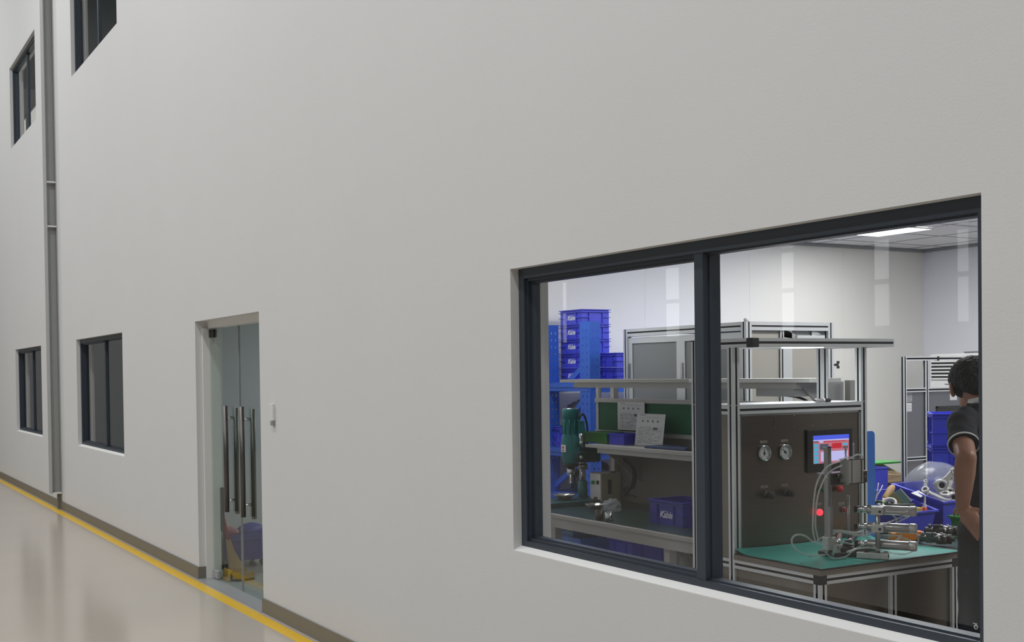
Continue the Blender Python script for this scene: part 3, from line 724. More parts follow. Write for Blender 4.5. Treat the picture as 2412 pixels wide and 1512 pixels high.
for k in range(9):
    a = k*2*math.pi/9; mo.cyl((cx+.053*math.cos(a), cy+.053*math.sin(a), 1.24), (cx+.053*math.cos(a), cy+.053*math.sin(a), 1.34), .006, seg=6)
mo.box(cx+.03, cx+.075, cy+.02, cy+.07, 1.24, 1.33, .008)
mo = mo.build('motor', 'teal', dp)
b = MB(); b.cyl((cx, cy, 1.405), (cx, cy, 1.4145), .053, .05, seg=26); b.build('motor_cap', 'steel', mo)
b = MB(); b.lathe([(.055, 0), (.058, .012), (.05, .02)], (cx, cy, 1.012), seg=24); b.build('rubber_collar', 'black_plastic', mo)
b = MB(); b.box(cx-.02, cx+.035, cy-.0665, cy-.06, 1.115, 1.165); pl = b.build('rating_label', 'label_white', mo)
b = MB(); b.lathe([(.008, 0), (.008, .001), (.0001, .001)], (cx+.006, cy-.0665, 1.147), (0, -1, 0), 12); b.box(cx-.004, cx+.014, cy-.0672, cy-.066, 1.122, 1.131); b.build('label_print', 'red', pl)
b = MB(); b.lathe([(.028, 1.010), (.028, .975), (.026, .955), (.021, .953), (.016, .95), (.016, .90), (.012, .895)], (cx, cy, 0), seg=20); b.build('chuck', 'chrome', dp)
for z in (1.175, 1.075):
    b = MB(); b.lathe([(.006, 0), (.013, .012), (.012, .05), (.006, .058)], (-6.80, 1.84, z), (.7, -.5, .1), 12); b.build('feed_knob', 'cast_alu', dp)
b = MB(); b.box(-6.845, -6.715, 1.945, 2.11, .756, .965, .004); bx = b.build('switch_box', 'beige_box', dp)
B(-6.842, -6.718, 1.941, 1.946, .77, .96, 'switch_panel', 'label_white', bx)
b = MB(); b.lathe([(.013, 0), (.013, .016), (.010, .02), (.0001, .02)], (-6.80, 1.941, .90), (0, -1, 0), 16); b.build('start_button', 'bin_green', bx)
b = MB(); b.box(-6.76, -6.735, 1.934, 1.941, .89, .915); b.build('rocker_switch', 'gasket', bx)
b = MB(); b.lathe([(.017, 0), (.017, .012), (.0001, .014)], (-6.77, 1.941, .785), (0, -1, 0), 16); b.build('stop_button', 'cardboard_dark', bx)
b = MB(); b.box(-6.716, -6.712, 2.0, 2.03, .82, .92, .001); b.build('vent_slot', 'gasket', bx); b = MB(); b.box(-6.76, -6.73, 2.05, 2.08, .964, .972); b.build('latch', 'gasket', bx)
b = MB(); b.tube([(-6.86, 1.86, 1.34), (-6.86, 1.90, 1.37), (-6.86, 1.93, 1.30), (-6.87, 1.94, 1.20), (-6.87, 1.93, 1.15)], .007); b.build('cable', 'cable', dp)
E_ = [on_y(x, y, 2.05) for x, y in ((1418, 1052), (1440, 1057), (1465, 1078), (1486, 1098), (1492, 1122), (1486, 1148), (1476, 1158), (1468, 1152), (1482, 1150), (1478, 1160), (1472, 1168))]
b = MB(); b.tube(E_, .009); b.tube([v+Vector((0, .02, -.012)) for v in E_[:6]], .007); b.tube([E_[-1], on_y(1485, 1166, 2.03), on_y(1498, 1170, 2.0)], .006); b.build('power_cable', 'cable', dp)
# foil trays, cups and crate on the bench
def dish(name, label, c, r, m, seed, cat='tray'):
    b = MB(); b.lathe([(.0001, 0), (r*.6, .001), (r, .028), (r*1.12, .034), (r*1.1, .03), (r*.62, .005), (.0001, .004)], (0, 0, 0), seg=22, caps=False); o = b.build(name, m)
    for v in o.data.vertices: v.co += Vector((noise.noise(v.co*22+Vector((seed, 0, 0))), noise.noise(v.co*22+Vector((0, seed, 0))), .5*noise.noise(v.co*30)+.25))*.014
    o.location = c; return tag(o, label, cat)
dish('foil_tray', 'crumpled silver foil tray on the drill base under the chuck', (-6.86, 1.74, .787), .07, 'foil', 1)
dish('foil_tray', 'tilted silver foil piece in front of the beige switch box', tuple(on_z(1402, 1200, .756)), .06, 'foil', 4)
bag('plastic_bag', 'small clear plastic bag behind the two steel cups', tuple(on_z(1440, 1204, .754)), .07, .06, .05, 'film', 11, .3)
for px, py, r, h, m, l in ((1412, 1224, .026, .062, 'dark_steel', 'dark steel cup left of the shiny cup on the bench'), (1434, 1227, .024, .055, 'chrome', 'shiny steel cup right of the dark cup on the bench')):
    p = on_z(px, py, .753); b = MB(); b.lathe([(.0001, 0), (r, 0), (r, h), (r*.85, h), (r*.85, .006), (.0001, .006)], p, seg=22, caps=False); tag(b.build('steel_cup', m), l, 'cup')
crate('blue crate with white logo standing on the bench beside the mullion', -5.735, -5.40, 1.60, 1.87, .753, .90, None, 'front', 'crate_deep')
# under the bench
bin_box('storage_tote', 'large flat blue tote under the left end of the bench', 'tote', -7.0, -6.46, 1.60, 2.0, .0, .572, 'tote_blue', .005, .012)
k = 0
for x, y, l in ((-6.95, 1.66, 'light blue box at the front left in the tote under the bench'), (-6.79, 1.66, 'light blue box at the front right in the tote under the bench'), (-6.95, 1.80, 'light blue box at the back left in the tote under the bench'), (-6.79, 1.80, 'light blue box at the back right in the tote under the bench')):
    b = MB(); b.box(x, x+.15, y, y+.13, .006, .592, .004); tag(b.build('carton', 'light_blue'), l, 'box', 'light blue boxes under the bench')
    o = bpy.data.objects[[q.name for q in bpy.data.objects if q.name.startswith('carton')][-1]]
    MB().box(x+.05, x+.10, y+.005, y+.125, .5925, .5932).build('tape', 'label_white', o)
c2 = crate('violet blue crate under the bench behind its left leg, upper of two', -6.34, -6.06, 1.72, 2.06, .30, .59, 'crates under the bench', None, 'crate_blue')
dup(c2, (0, 0, -.296), 'violet blue crate under the bench behind its left leg, lower of two')
for (px, py), l, r in (((1588, 1325), 'left grey cylinder standing under the bench near the machine', .055), ((1618, 1328), 'right grey cylinder standing under the bench near the machine', .05)):
    p = on_y(px, py, 1.85); b = MB(); b.lathe([(r, 0), (r, .48), (r*.7, .53), (.02, .54), (.02, .57), (.0001, .57)], (p.x, p.y, 0), seg=22); tag(b.build('gas_cylinder', 'steel_grey_paint'), l, 'cylinder')
# ------------------------------------------------------------------ on the test station
mt = MB(); mt.box(-4.222, -3.668, .966, 1.86, .8065, .8125); mt = mt.build('rubber_mat', 'mat_edge'); tag(mt, 'teal rubber mat with black edge covering the steel table top', 'mat')
b = MB(); n_ = 26
for i in range(n_):
    for j in range(n_):
        pass
def matz(x, y):
    u = (x+4.222)/.55; v = (y-.968)/.89
    return .8132+.014*max(0, 1-u*7)**2+.008*max(0, 1-(u+v*.5)*5)**2+.0015*noise.noise(Vector((x*9, y*9, 0)))
V = [[b.bm.verts.new((-4.220+.546*i/n_, .970+.882*j/n_, matz(-4.220+.546*i/n_, .970+.882*j/n_))) for j in range(n_+1)] for i in range(n_+1)]
b._faces([b.bm.faces.new((V[i][j], V[i+1][j], V[i+1][j+1], V[i][j+1])) for i in range(n_) for j in range(n_)], True)
b.build('mat_surface', 'mat_teal', mt)
TZ2 = .816
p, q = on_x(1919, 946, -4.245), on_x(1955, 944, -4.245)
t = thing('marker_pen', 'black and silver marker pen lying on top of the test station', 'pen', (-4.245, p.y, 1.4995))
def pen(parts):
    for nm, a, c, r, m in parts: MB().lathe([(r*.8, 0), (r, .004), (r, (c-a)-.004), (r*.8, c-a)], (-4.245, p.y+a, 1.4995+.0098), (0, 1, 0), 16).build(nm, m, t)
pen((('tip', -.006, .004, .004, 'gasket'), ('barrel', .002, .058, .0095, 'steel'), ('band', .058, .064, .0098, 'white_plastic'), ('cap', .064, .104, .0098, 'black_plastic')))

# clamp fixture with the upright air cylinder
FX = -3.885
fx = thing('clamp_fixture', 'steel clamp fixture with two posts, upright square air cylinder and clear hoses', 'fixture', (FX, 1.36, TZ2))
Y = lambda px, z=1200: on_x(px, z, FX).y
Z = lambda py, px=1960: on_x(px, py, FX).z
b = MB(); b.box(FX-.07, FX+.05, 1.23, 1.50, TZ2, TZ2+.018, .003); b.build('base_plate', 'dark_steel', fx)
yp = Y(1957); b = MB(); b.box(FX-.030, FX-.006, yp-.012, yp+.012, TZ2+.018, Z(1054), .002); b.build('post', 'steel', fx)
b = MB(); b.box(FX-.032, FX-.004, yp-.014, yp+.014, Z(1054), Z(1054)+.004); b.build('post_cap', 'chrome', fx)
yq = Y(1949); b = MB(); b.box(FX+.006, FX+.024, yq-.008, yq+.009, Z(1265), Z(1192), .001); b.build('guide_bar', 'steel', fx)
yr = Y(2009); b = MB(); b.cyl((FX-.03, yr, TZ2+.018), (FX-.03, yr, Z(1172)), .0075, seg=14); b.build('guide_rod', 'steel', fx)
b = MB(); b.box(FX-.045, FX+.0, Y(1960), Y(2044), Z(1143), Z(1117), .004); b.build('cross_head', 'dark_steel', fx)
b = MB(); b.box(FX-.05, FX+.004, Y(1944), Y(2046), Z(1117), Z(1114)); b.build('cross_plate', 'steel', fx)
b = MB()
for px in (1948, 1980): b.ball((FX+.002, Y(px), Z(1124)), .005)
b.build('bolt', 'chrome', fx)
ya, yb = Y(1984), Y(2012); zc0, zc1 = Z(1138), Z(1083)
b = MB(); b.box(FX+.006, FX+.062, ya-.02, yb-.004, zc0, zc1, .003); b.box(FX+.061, FX+.064, ya-.002, ya+.002, zc0, zc1); ac = b.build('air_cylinder', 'cast_alu', fx)
b = MB()
for yy in (ya-.004, yb-.02):
    b.box(FX+.0615, FX+.0635, yy, yy+.004, zc0, zc1)
b.build('groove', 'gasket', ac)
b = MB(); b.box(FX+.004, FX+.064, ya-.023, yb-.001, zc0-.003, zc0); b.box(FX+.004, FX+.064, ya-.023, yb-.001, zc1, zc1+.003); b.build('end_plate', 'chrome', ac)
for px, top in ((1986, 1053), (2004, 1044)):
    b = MB(); b.lathe([(.004, 0), (.0035, .02), (.005, Z(top)-zc1-.012), (.003, Z(top)-zc1)], (FX+.03, Y(px)-.012, zc1), (0, 0, 1), 12); b.build('rod', 'chrome', ac)
b = MB(); b.lathe([(.012, 0), (.016, .004), (.016, .03), (.012, .034)], (FX-.02, Y(2030), Z(1130)), (.3, 1, 0), 20); b.lathe([(.008, 0), (.010, .02)], (FX, Y(1972), Z(1122)), (1, .2, 0), 12); b.build('clamp_knob', 'gun_metal', fx)
# lower block and sensor arm
b = MB(); b.box(FX+.0, FX+.035, Y(1936), Y(1956), Z(1292), Z(1262), .002); b.box(FX+.035, FX+.05, Y(1946), Y(1966), Z(1299), Z(1280), .004); b.build('clamp_block', 'cast_alu', fx)
b = MB(); b.cyl((FX+.045, Y(1952), Z(1288)), (FX-.03, Y(1990), Z(1266)), .012, seg=16); b.build('sensor_arm', 'steel', fx)
b = MB(); b.lathe([(.012, 0), (.012, .03), (.008, .032), (.008, .04)], (FX+.04, Y(1962), Z(1292)), (.8, .6, -.1), 14); b.build('clamp_knob', 'black_plastic', fx)
b = MB(); b.cyl((FX+.03, Y(1951), Z(1292)), (FX+.03, Y(1951), TZ2), .007, .010, seg=14); b.build('foot', 'steel', fx)
b = MB(); b.cyl((FX-.02, Y(1990), TZ2+.03), (FX+.09, Y(2030), TZ2+.03), .016, seg=16); b.cyl((FX+.02, Y(1985), TZ2+.055), (FX-.06, Y(2035), TZ2+.06), .013, seg=16); b.box(FX+.0, FX+.06, Y(1985), Y(2012), TZ2+.015, TZ2+.04, .003); b.build('clamp_lever', 'gun_metal', fx)
def hose(pts, parent, r=.0042, xs=None, m='clear_tube'):
    P = []
    for i, (px, py) in enumerate(pts):
        x = xs[i] if isinstance(xs, (list, tuple)) else (xs if xs is not None else FX+.02)
        v = on_x(px, py, x)
        if v.z < TZ2+r+.001: v = on_z(px, py, TZ2+r+.001)
        P.append(v)
    MB().tube(P, r, 8, 6).build('hose', m, parent)
hose([(2000, 1081), (2018, 1071), (2032, 1074), (2030, 1085), (2018, 1086), (1998, 1076), (1975, 1087), (1950, 1098), (1933, 1118), (1922, 1145), (1917, 1180), (1915, 1215), (1915, 1250), (1922, 1281)], fx, .004, FX+.05)
hose([(1984, 1096), (1965, 1104), (1948, 1118), (1936, 1140), (1927, 1165), (1922, 1200), (1921, 1240), (1928, 1272)], fx, .004, FX+.05)
hose([(2024, 1100), (2029, 1110), (2026, 1120)], fx, .004, FX+.02)
hose([(1948, 1284), (1925, 1279), (1912, 1274), (1898, 1263), (1880, 1259), (1867, 1266), (1866, 1281), (1878, 1296), (1895, 1305), (1917, 1308), (1944, 1307)], fx, .0045, FX+.06)
hose([(1955, 1250), (1980, 1250), (2010, 1254), (2045, 1254), (2075, 1248), (2105, 1236), (2113, 1225), (2102, 1212)], fx, .0042, [FX, FX+.02, FX+.04, FX+.08, FX+.1, FX+.1, FX+.1, FX+.1])
hose([(1958, 1254), (1985, 1254), (2015, 1260), (2050, 1258), (2085, 1246), (2115, 1230), (2145, 1215)], fx, .0042, [FX, FX+.02, FX+.05, FX+.08, FX+.12, FX+.14, FX+.16])
hose([(2033, 1232), (2036, 1240), (2030, 1250), (2018, 1254)], fx, .004, FX+.02)
hose([(2058, 1290), (2090, 1283), (2112, 1272), (2124, 1258), (2120, 1248)], fx, .0045, FX+.16)
hose([(1995, 1300), (2020, 1292), (2050, 1290), (2075, 1297), (2105, 1303), (2135, 1304), (2155, 1293), (2163, 1272), (2160, 1258)], fx, .0048, FX+.18)
hose([(1925, 1273), (1945, 1262), (1965, 1258)], fx, .004, FX-.02)
hose([(1962, 1268), (1990, 1278), (2015, 1282), (2045, 1277), (2070, 1266)], fx, .0042, FX+.06)
hose([(1944, 1300), (1960, 1314), (1990, 1312), (2008, 1298), (2030, 1284), (2044, 1272)], fx, .004, FX+.08)
hose([(2030, 1262), (2048, 1268), (2066, 1284), (2096, 1280), (2120, 1268)], fx, .004, FX+.12)
hose([(2075, 1260), (2110, 1262), (2130, 1268), (2146, 1275)], fx, .0042, FX+.13)

# stand with three horizontal cylinders
SX_, SY_ = -3.70, on_z(2076, 1308, TZ2+.02).y
p0 = on_z(2076, 1306, TZ2+.02); SX_, SY_ = p0.x-.02, p0.y
cs = thing('cylinder_stand', 'aluminium stand carrying three horizontal silver air cylinders on one rod', 'stand', (SX_, SY_, TZ2))
ax = Vector((.83, .56, 0)).normalized()
def sz(py): return on_x(2076, py, SX_).z
T = Matrix.Translation((SX_, SY_, TZ2)) @ Matrix.Rotation(math.radians(34), 4, 'Z')
b = MB(); b.box(-.09, .045, -.02, .02, .0, .026, .002, T); b.build('base_block', 'cast_alu', cs)
b = MB(); e = T @ Vector((.0455, .0, .013)); b.cyl(e, e+ax*.002, .009, seg=14); b.lathe([(.009, 0), (.009, .014), (.0001, .015)], T @ Vector((-.05, 0, .026)), (0, 0, 1), 14); b.lathe([(.006, 0), (.011, .008), (.011, .02)], T @ Vector((.03, .02, .02)), (-.56, .83, 0), 12); b.build('lock_knob', 'black_plastic', cs)
b = MB(); b.cyl((SX_, SY_, TZ2+.026), (SX_, SY_, sz(1192)), .0105, seg=18); b.build('post', 'steel', cs)
for k, (py, full) in enumerate(((1202, 1), (1243, 1), (1284, 1))):
    z = sz(py); off = Vector((.56, -.83, 0))*(-.035)
    c = Vector((SX_, SY_, z))+off
    b = MB(); b.lathe([(.0001, 0), (.019, 0), (.021, .003), (.021, .178), (.019, .182)], c-ax*.05, ax, 24); cy_ = b.build('cylinder', 'chrome' if k == 0 else 'steel', cs)
    b = MB(); b.lathe([(.022, 0), (.023, .004), (.023, .026), (.020, .032), (.0001, .032)], c+ax*.13, ax, 24); b.build('end_cap', 'cast_alu', cy_)
    b = MB(); b.lathe([(.015, 0), (.015, .05), (.013, .052)], c-ax*.10, ax, 18); b.build('piston_rod', 'chrome', cy_)
    b = MB(); b.lathe([(.018, 0), (.018, .006)], c-ax*.106, ax, 18); b.build('rubber_bumper', 'black_plastic', cy_)
    if k < 2:
        T2 = Matrix.Translation((SX_, SY_, z)) @ Matrix.Rotation(math.radians(34), 4, 'Z')
        b = MB(); b.box(-.025, .025, -.018, .03, -.018, .018, .003, T2); cb = b.build('clamp', 'cast_alu', cs)
        b = MB(); e = T2 @ Vector((.012, -.0185, -.002)); b.cyl(e, e+Vector((.56, -.83, 0))*.002, .006, seg=12); b.build('clamp_screw', 'gasket', cb)
hose([(2146, 1208), (2125, 1217), (2100, 1228), (2080, 1236)], cs, .0045, -3.66)
# orange tester
oc = on_z(2146, 1277, TZ2); T = Matrix.Translation((oc.x-.03, oc.y, TZ2)) @ Matrix.Rotation(math.radians(62), 4, 'Z')
t = thing('orange_tester', 'orange handheld tester with black underside lying behind the silver cylinders', 'tester', (oc.x-.03, oc.y, TZ2))
b = MB(); b.box(-.075, .075, -.03, .03, .0, .014, .004, T); b.build('holster', 'black_plastic', t)
b = MB(); b.loft([[T @ Vector(v) for v in r] for r in ([(-.078, -.032, .012), (-.078, .032, .012), (-.078, .03, .045), (-.078, -.03, .045)], [(-.02, -.036, .010), (-.02, .036, .010), (-.02, .032, .052), (-.02, -.032, .052)], [(.078, -.030, .014), (.078, .030, .014), (.078, .026, .050), (.078, -.026, .050)])], True, True, False); b.build('case', 'orange', t)
# valve castings on the right of the table
def valve(label, base, ang, s=1.):
    T = Matrix.Translation(base) @ Matrix.Rotation(math.radians(ang), 4, 'Z') @ Matrix.Scale(s, 4); t = thing('valve_body', label, 'valve', base, 'valve bodies on the table')
    ax_ = T.to_3x3() @ Vector((1, 0, 0)); P = lambda x, y, z: T @ Vector((x, y, z))
    b = MB(); b.lathe([(.014*s, 0), (.016*s, .01*s), (.016*s, .05*s), (.020*s, .055*s), (.020*s, .085*s), (.026*s, .09*s), (.026*s, .135*s)], P(-.1, 0, .027), ax_, 22)
    b.box(-.06, -.03, -.018, .018, .008, .056, .003, T); b.build('body', 'gun_metal', t)
    b = MB(); b.lathe([(.022*s, 0), (.024*s, .004*s), (.024*s, .022*s), (.012*s, .024*s), (.012*s, .035*s), (.0001, .036*s)], P(.035, 0, .027), ax_, 22); b.build('seal_ring', 'black_plastic', t)
    b = MB(); b.loft([[P(x, y+o, z) for x, y, z in ((-.004, 0, .05), (.004, 0, .05), (.004, .012, .03), (-.004, .012, .03))] for o in (-.045, -.008)], True, True, False)
    b.lathe([(.010*s, -.004*s), (.010*s, .004*s), (.005*s, .004*s), (.005*s, -.004*s)], P(0, -.045, .034), ax_, 16, False); b.build('lug', 'cast_alu', t)
    b = MB()
    for x in (-.075, -.02, .01): b.cyl(P(x, 0, .045), P(x, 0, .058), .009*s, .007*s, seg=12)
    b.build('port', 'steel', t); return t
v1 = on_z(2224, 1284, TZ2); valve('dark metal valve body on the table, nearer to the window', (v1.x-.03, v1.y, TZ2), 40)
v2 = on_z(2244, 1266, TZ2); valve('dark metal valve body on the table beside the green bin', (v2.x-.06, v2.y+.02, TZ2), 40)

# ------------------------------------------------------------------ second bench along the table's far end
sb = thing('side_bench', 'low bench with dark green top behind the test station carrying blue bins', 'bench', (-4.4, 2.5, 0))
b = MB(); b.box(-4.58, -3.70, 1.90, 2.30, .775, .806); b.box(-5.20, -3.70, 2.30, 3.40, .775, .806); b.build('bench_top', 'bench_grey', sb)
b = MB(); b.box(-4.57, -3.72, 1.91, 2.30, .806, .810); b.box(-5.18, -3.72, 2.30, 3.38, .806, .810); b.build('bench_mat', 'mat_dark', sb)
for x, ys in ((-5.15, (2.36, 3.34)), (-3.76, (1.95, 3.34))):
    for y in ys: B(x-.025, x+.025, y-.025, y+.025, 0, .775, 'leg', 'bench_grey', sb)
def pick_bin(name, label, x0, x1, y0, y1, z0, zb, zf, m, rim=.012, cat='bin'):
    """open bin along x, back at x0 (rim zb), lower front at x1 (rim zf)"""
    b = MB(); th = .004; ins = .015
    def ringv(z, i): return [(x0+i, y0+i, z), (x1-i, y0+i, z), (x1-i, y1-i, z), (x0+i, y1-i, z)]
    top = lambda o: [(x0-o, y0-o, zb), (x1+o, y0-o, zf), (x1+o, y1+o, zf), (x0-o, y1+o, zb)]
    b.loft([ringv(z0, ins), top(0)], False, True, False); b.loft([ringv(z0+th, ins+th), top(-th)], False, True, False)
    b.loft([top(-th), top(rim)], False, True, False); b.loft([top(rim), [(x, y, z-.010) for x, y, z in top(rim)]], False, True, False); b.loft([[(x, y, z-.010) for x, y, z in top(rim)], [(x, y, z-.010) for x, y, z in top(0)]], False, True, False)
    for z, i in ((z0, ins), (z0+th, ins+th)): b.quad(*ringv(z, i))
    o = b.build(name, m); recentre(o, ((x0+x1)/2, (y0+y1)/2, z0)); return tag(o, label, cat)
SBZ = .8105
pick_bin('parts_bin', 'blue open bin full of hand tools on the side bench', -4.56, -4.235, 2.08, 2.355, SBZ, 1.0, .918, 'crate_blue')
pick_bin('parts_bin', 'blue open bin heaped with pale castings beside the standing man', -4.56, -4.225, 2.40, 2.80, SBZ, 1.03, .958, 'crate_blue')
# tools in the first bin
def W(px, py, x): return on_x(px, py, x)
a, c = W(2082, 1177, -4.38), W(2103, 1146, -4.42)
t = thing('wood_handled_tool', 'hand tool with light wooden handle sticking out of the tool bin', 'tool', tuple(a))
d = (c-a).normalized(); L = (c-a).length
b = MB(); b.lathe([(.011, 0), (.016, .012), (.018, L*.55), (.020, L*.8), (.013, L)], a, d, 16); b.build('handle', 'wood', t)
b = MB(); b.lathe([(.008, 0), (.0115, .01), (.0115, .022)], a-d*.02, d, 14); b.lathe([(.005, 0), (.005, .1)], a-d*.12, d, 10); b.build('ferrule', 'steel', t)
def slab(name, label, cat, p, q, wdt, th, m, edge=None):
    p, q = Vector(p), Vector(q); u = (q-p); L = u.length; u.normalize(); v = Vector((.5, .86, .05)).normalized(); v = (v-u*v.dot(u)).normalized(); n = u.cross(v)
    T = Matrix.Identity(4)
    for i in range(3): T[i][0], T[i][1], T[i][2], T[i][3] = u[i], v[i], n[i], p[i]
    t = thing(name, label, cat, p); b = MB(); b.box(0, L, -wdt/2, wdt/2, -th/2, th/2, .003, T); b.build('body', m, t)
    if edge: b = MB(); b.box(0, L, wdt/2-.006, wdt/2+.002, -th/2-.001, th/2+.001, 0, T); b.build('edge_strip', edge, t)
    return t
slab('green_case', 'slim dark green case leaning in the tool bin', 'case', W(2135, 1190, -4.36), W(2108, 1160, -4.42), .07, .022, 'teal_dark', 'steel')
slab('scouring_pad', 'olive and dark pad beside the green case in the tool bin', 'pad', W(2118, 1190, -4.34), W(2098, 1166, -4.38), .045, .03, 'olive')
p = W(2095, 1190, -4.33); b = MB(); b.lathe([(.028, 0), (.028, .02), (.040, .02), (.040, 0), (.028, 0)], p, (.3, -.5, .8), 22, False); tag(b.build('tape_roll', 'white_plastic'), 'white tape roll in the front of the tool bin', 'tape')
for k, (x, y, u, v, l) in enumerate(((2061, 1178, 2069, 1138, 'longer white cable tie sticking up at the left of the tool bin'), (2063, 1172, 2079, 1143, 'shorter white cable tie leaning right in the tool bin'))):
    b = MB(); b.tube([W(x, y, -4.40), W((x+u)/2+1, (y+v)/2, -4.40), W(u, v, -4.42)], .0028, 6); b.box(*sum([[q-.005, q+.005] for q in W(x, y, -4.40)], [])); tag(b.build('cable_tie', 'white_plastic'), l, 'cable tie')
p = W(2178, 1196, -4.27); t = thing('glue_bottle', 'small glue bottle with long white nozzle and red body in the tool bin', 'bottle', tuple(p))
b = MB(); b.lathe([(.018, 0), (.02, .01), (.018, .035), (.01, .04)], p-Vector((0, .01, .035)), (0, .15, 1), 18); b.build('body', 'red', t)
b = MB(); b.lathe([(.010, 0), (.012, .004), (.009, .014), (.0055, .02), (.0035, .062), (.002, .066)], p, (.0, .05, 1), 14); b.build('nozzle', 'white_plastic', t)
p = W(2160, 1197, -4.28); b = MB(); b.box(p.x-.02, p.x+.02, p.y-.035, p.y+.02, p.z-.02, p.z+.004, .002); tag(b.build('spacer_block', 'yellow_plastic'), 'yellow block in the front of the tool bin', 'block')
p, q = W(2088, 1192, -4.30), W(2152, 1191, -4.28); b = MB(); b.cyl(p, q, .013, seg=16); tag(b.build('grease_tube', 'black_plastic'), 'black tube lying across the front of the tool bin', 'tube')
b = MB(); b.tube([W(2062, 1184, -4.38), W(2072, 1181, -4.36), W(2082, 1186, -4.35), W(2090, 1183, -4.36)], .007); tag(b.build('wire_coil', 'bin_green_dark'), 'coil of dark green wire at the left of the tool bin', 'wire')
b = MB(); p = W(2070, 1183, -4.42); b.box(p.x-.06, p.x+.05, p.y-.03, p.y+.08, .83, p.z-.002, .01); tag(b.build('tool_pouch', 'black_plastic'), 'black tool pouch at the bottom of the tool bin', 'pouch')
# castings, sheet and clear bag in the second bin
def casting(label, c, d, s, up=(0, 0, 1)):
    c, d = Vector(c), Vector(d).normalized(); u = Vector(up); u = (u-d*u.dot(d)).normalized(); v = d.cross(u)
    t = thing('lever_casting', label, 'casting', c, 'castings in the blue bin')
    b = MB(); b.lathe([(.014*s, -.02*s), (.028*s, -.02*s), (.030*s, 0), (.028*s, .02*s), (.014*s, .02*s), (.013*s, -.02*s)], c, d, 24, False)
    b.loft([[c+u*a+v*e+d*f*s for e, f in ((-.014*s*k, -.009), (.014*s*k, -.009), (.014*s*k, .009), (-.014*s*k, .009))] for a, k in ((.022*s, 1.2), (.05*s, .8), (.085*s, .9))], True, True, False)
    b.lathe([(.007*s, -.010*s), (.016*s, -.010*s), (.016*s, .010*s), (.007*s, .010*s), (.007*s, -.010*s)], c+u*.092*s, d, 18, False)
    b.build('body', 'cast_alu', t); b = MB(); b.cyl(c-d*.019*s, c+d*.019*s, .0138*s, seg=18); b.build('bore', 'gasket', t); return t
casting('pale lever casting with round black bore lying in front of the clear bag', W(2215, 1143, -4.36), (.86, -.5, .1), 1.15, (.3, .7, .75))
casting('hook shaped pale casting right of the round bore casting', W(2236, 1160, -4.33), (.8, -.5, .3), .9, (-.1, .3, 1))
casting('pale casting at the right edge of the bin next to the forearm', W(2246, 1172, -4.30), (.6, -.7, .2), .9, (.2, .3, 1))
casting('pale casting half buried in the middle of the bin', W(2226, 1168, -4.32), (.2, -.3, .9), 1.0, (.3, 1, .1))
casting('small grey casting lying at the left of the pile', W(2180, 1156, -4.40), (.2, -.6, .7), .75, (-.5, .8, .2))
p = W(2207, 1172, -4.32)
for k in range(1): 
    b = MB(); b.tube([W(2186, 1162, -4.36), W(2200, 1168, -4.34), W(2215, 1175, -4.32), W(2236, 1180, -4.30)], .017, 12); tag(b.build('tube_casting', 'cast_alu'), 'long pale tube casting lying along the front of the bin', 'casting')
b = MB(); P4 = [W(2146, 1162, -4.36), W(2164, 1156, -4.42), W(2180, 1166, -4.38), W(2168, 1172, -4.32)]
b.loft([P4, [v+Vector((0, 0, .003)) for v in P4]], True, True, False); tag(b.build('paper_slip', 'paper'), 'white paper slip lying on the rim of the castings bin', 'paper')
b = MB(); b.box(-4.52, -4.28, 2.43, 2.77, SBZ+.006, .95, .02); tag(b.build('castings_heap', 'cast_alu', None), 'pale castings filling the bottom of the blue bin', 'castings', kind='stuff')
b = MB(); b.ball((0, 0, 0), .13, .19, .125, None, 30, 18); o = b.build('plastic_bag', 'film'); tag(o, 'large clear plastic bag bulging out of the castings bin', 'bag')
for v in o.data.vertices:
    q = v.co*5; v.co *= 1+.10*noise.noise(q)+.05*noise.noise(q*3.3)
    if v.co.z < -.06: v.co.z = -.06
c = W(2200, 1140, -4.47); o.location = (c.x, c.y, c.z)
# green bin next to the man
pick_bin('small_bin', 'small bright green bin on the table beside the standing man', -4.14, -4.02, 2.345, 2.44, SBZ, .897, .897, 'bin_green', .008)
# blue board beside the right machine post
b = MB(); pts = [(1.846, .812), (1.915, .812), (1.915, 1.33), (1.908, 1.342), (1.895, 1.347), (1.846, 1.347)]; b.prism(pts, 'x', -4.262, -4.243)
tag(b.build('blue_board', 'tote_blue'), 'upright blue plastic board behind the right post of the test station', 'board')
# crates stacked on the bench
c3 = crate('large blue crate with label holder, top of the stack beside the man', -4.99, -4.62, 2.715, 3.12, 1.206, 1.40, 'crates on the side bench', None, 'crate_blue', 'side')
f0 = CAM + _ray(2192, 1064)*6.80; A_ = math.radians(-46); n_ax = Vector((math.cos(A_), math.sin(A_), 0)); t_ax = Vector((-math.sin(A_), math.cos(A_), 0))
cc = f0 + t_ax*.2025 - n_ax*.185; c3.location = (cc.x, cc.y, 1.206); c3.rotation_euler = (0, 0, A_)
dup(c3, (0, 0, -.195), 'large blue crate in the middle of the stack beside the man'); dup(c3, (0, 0, -.39), 'large blue crate at the bottom of the stack beside the man')
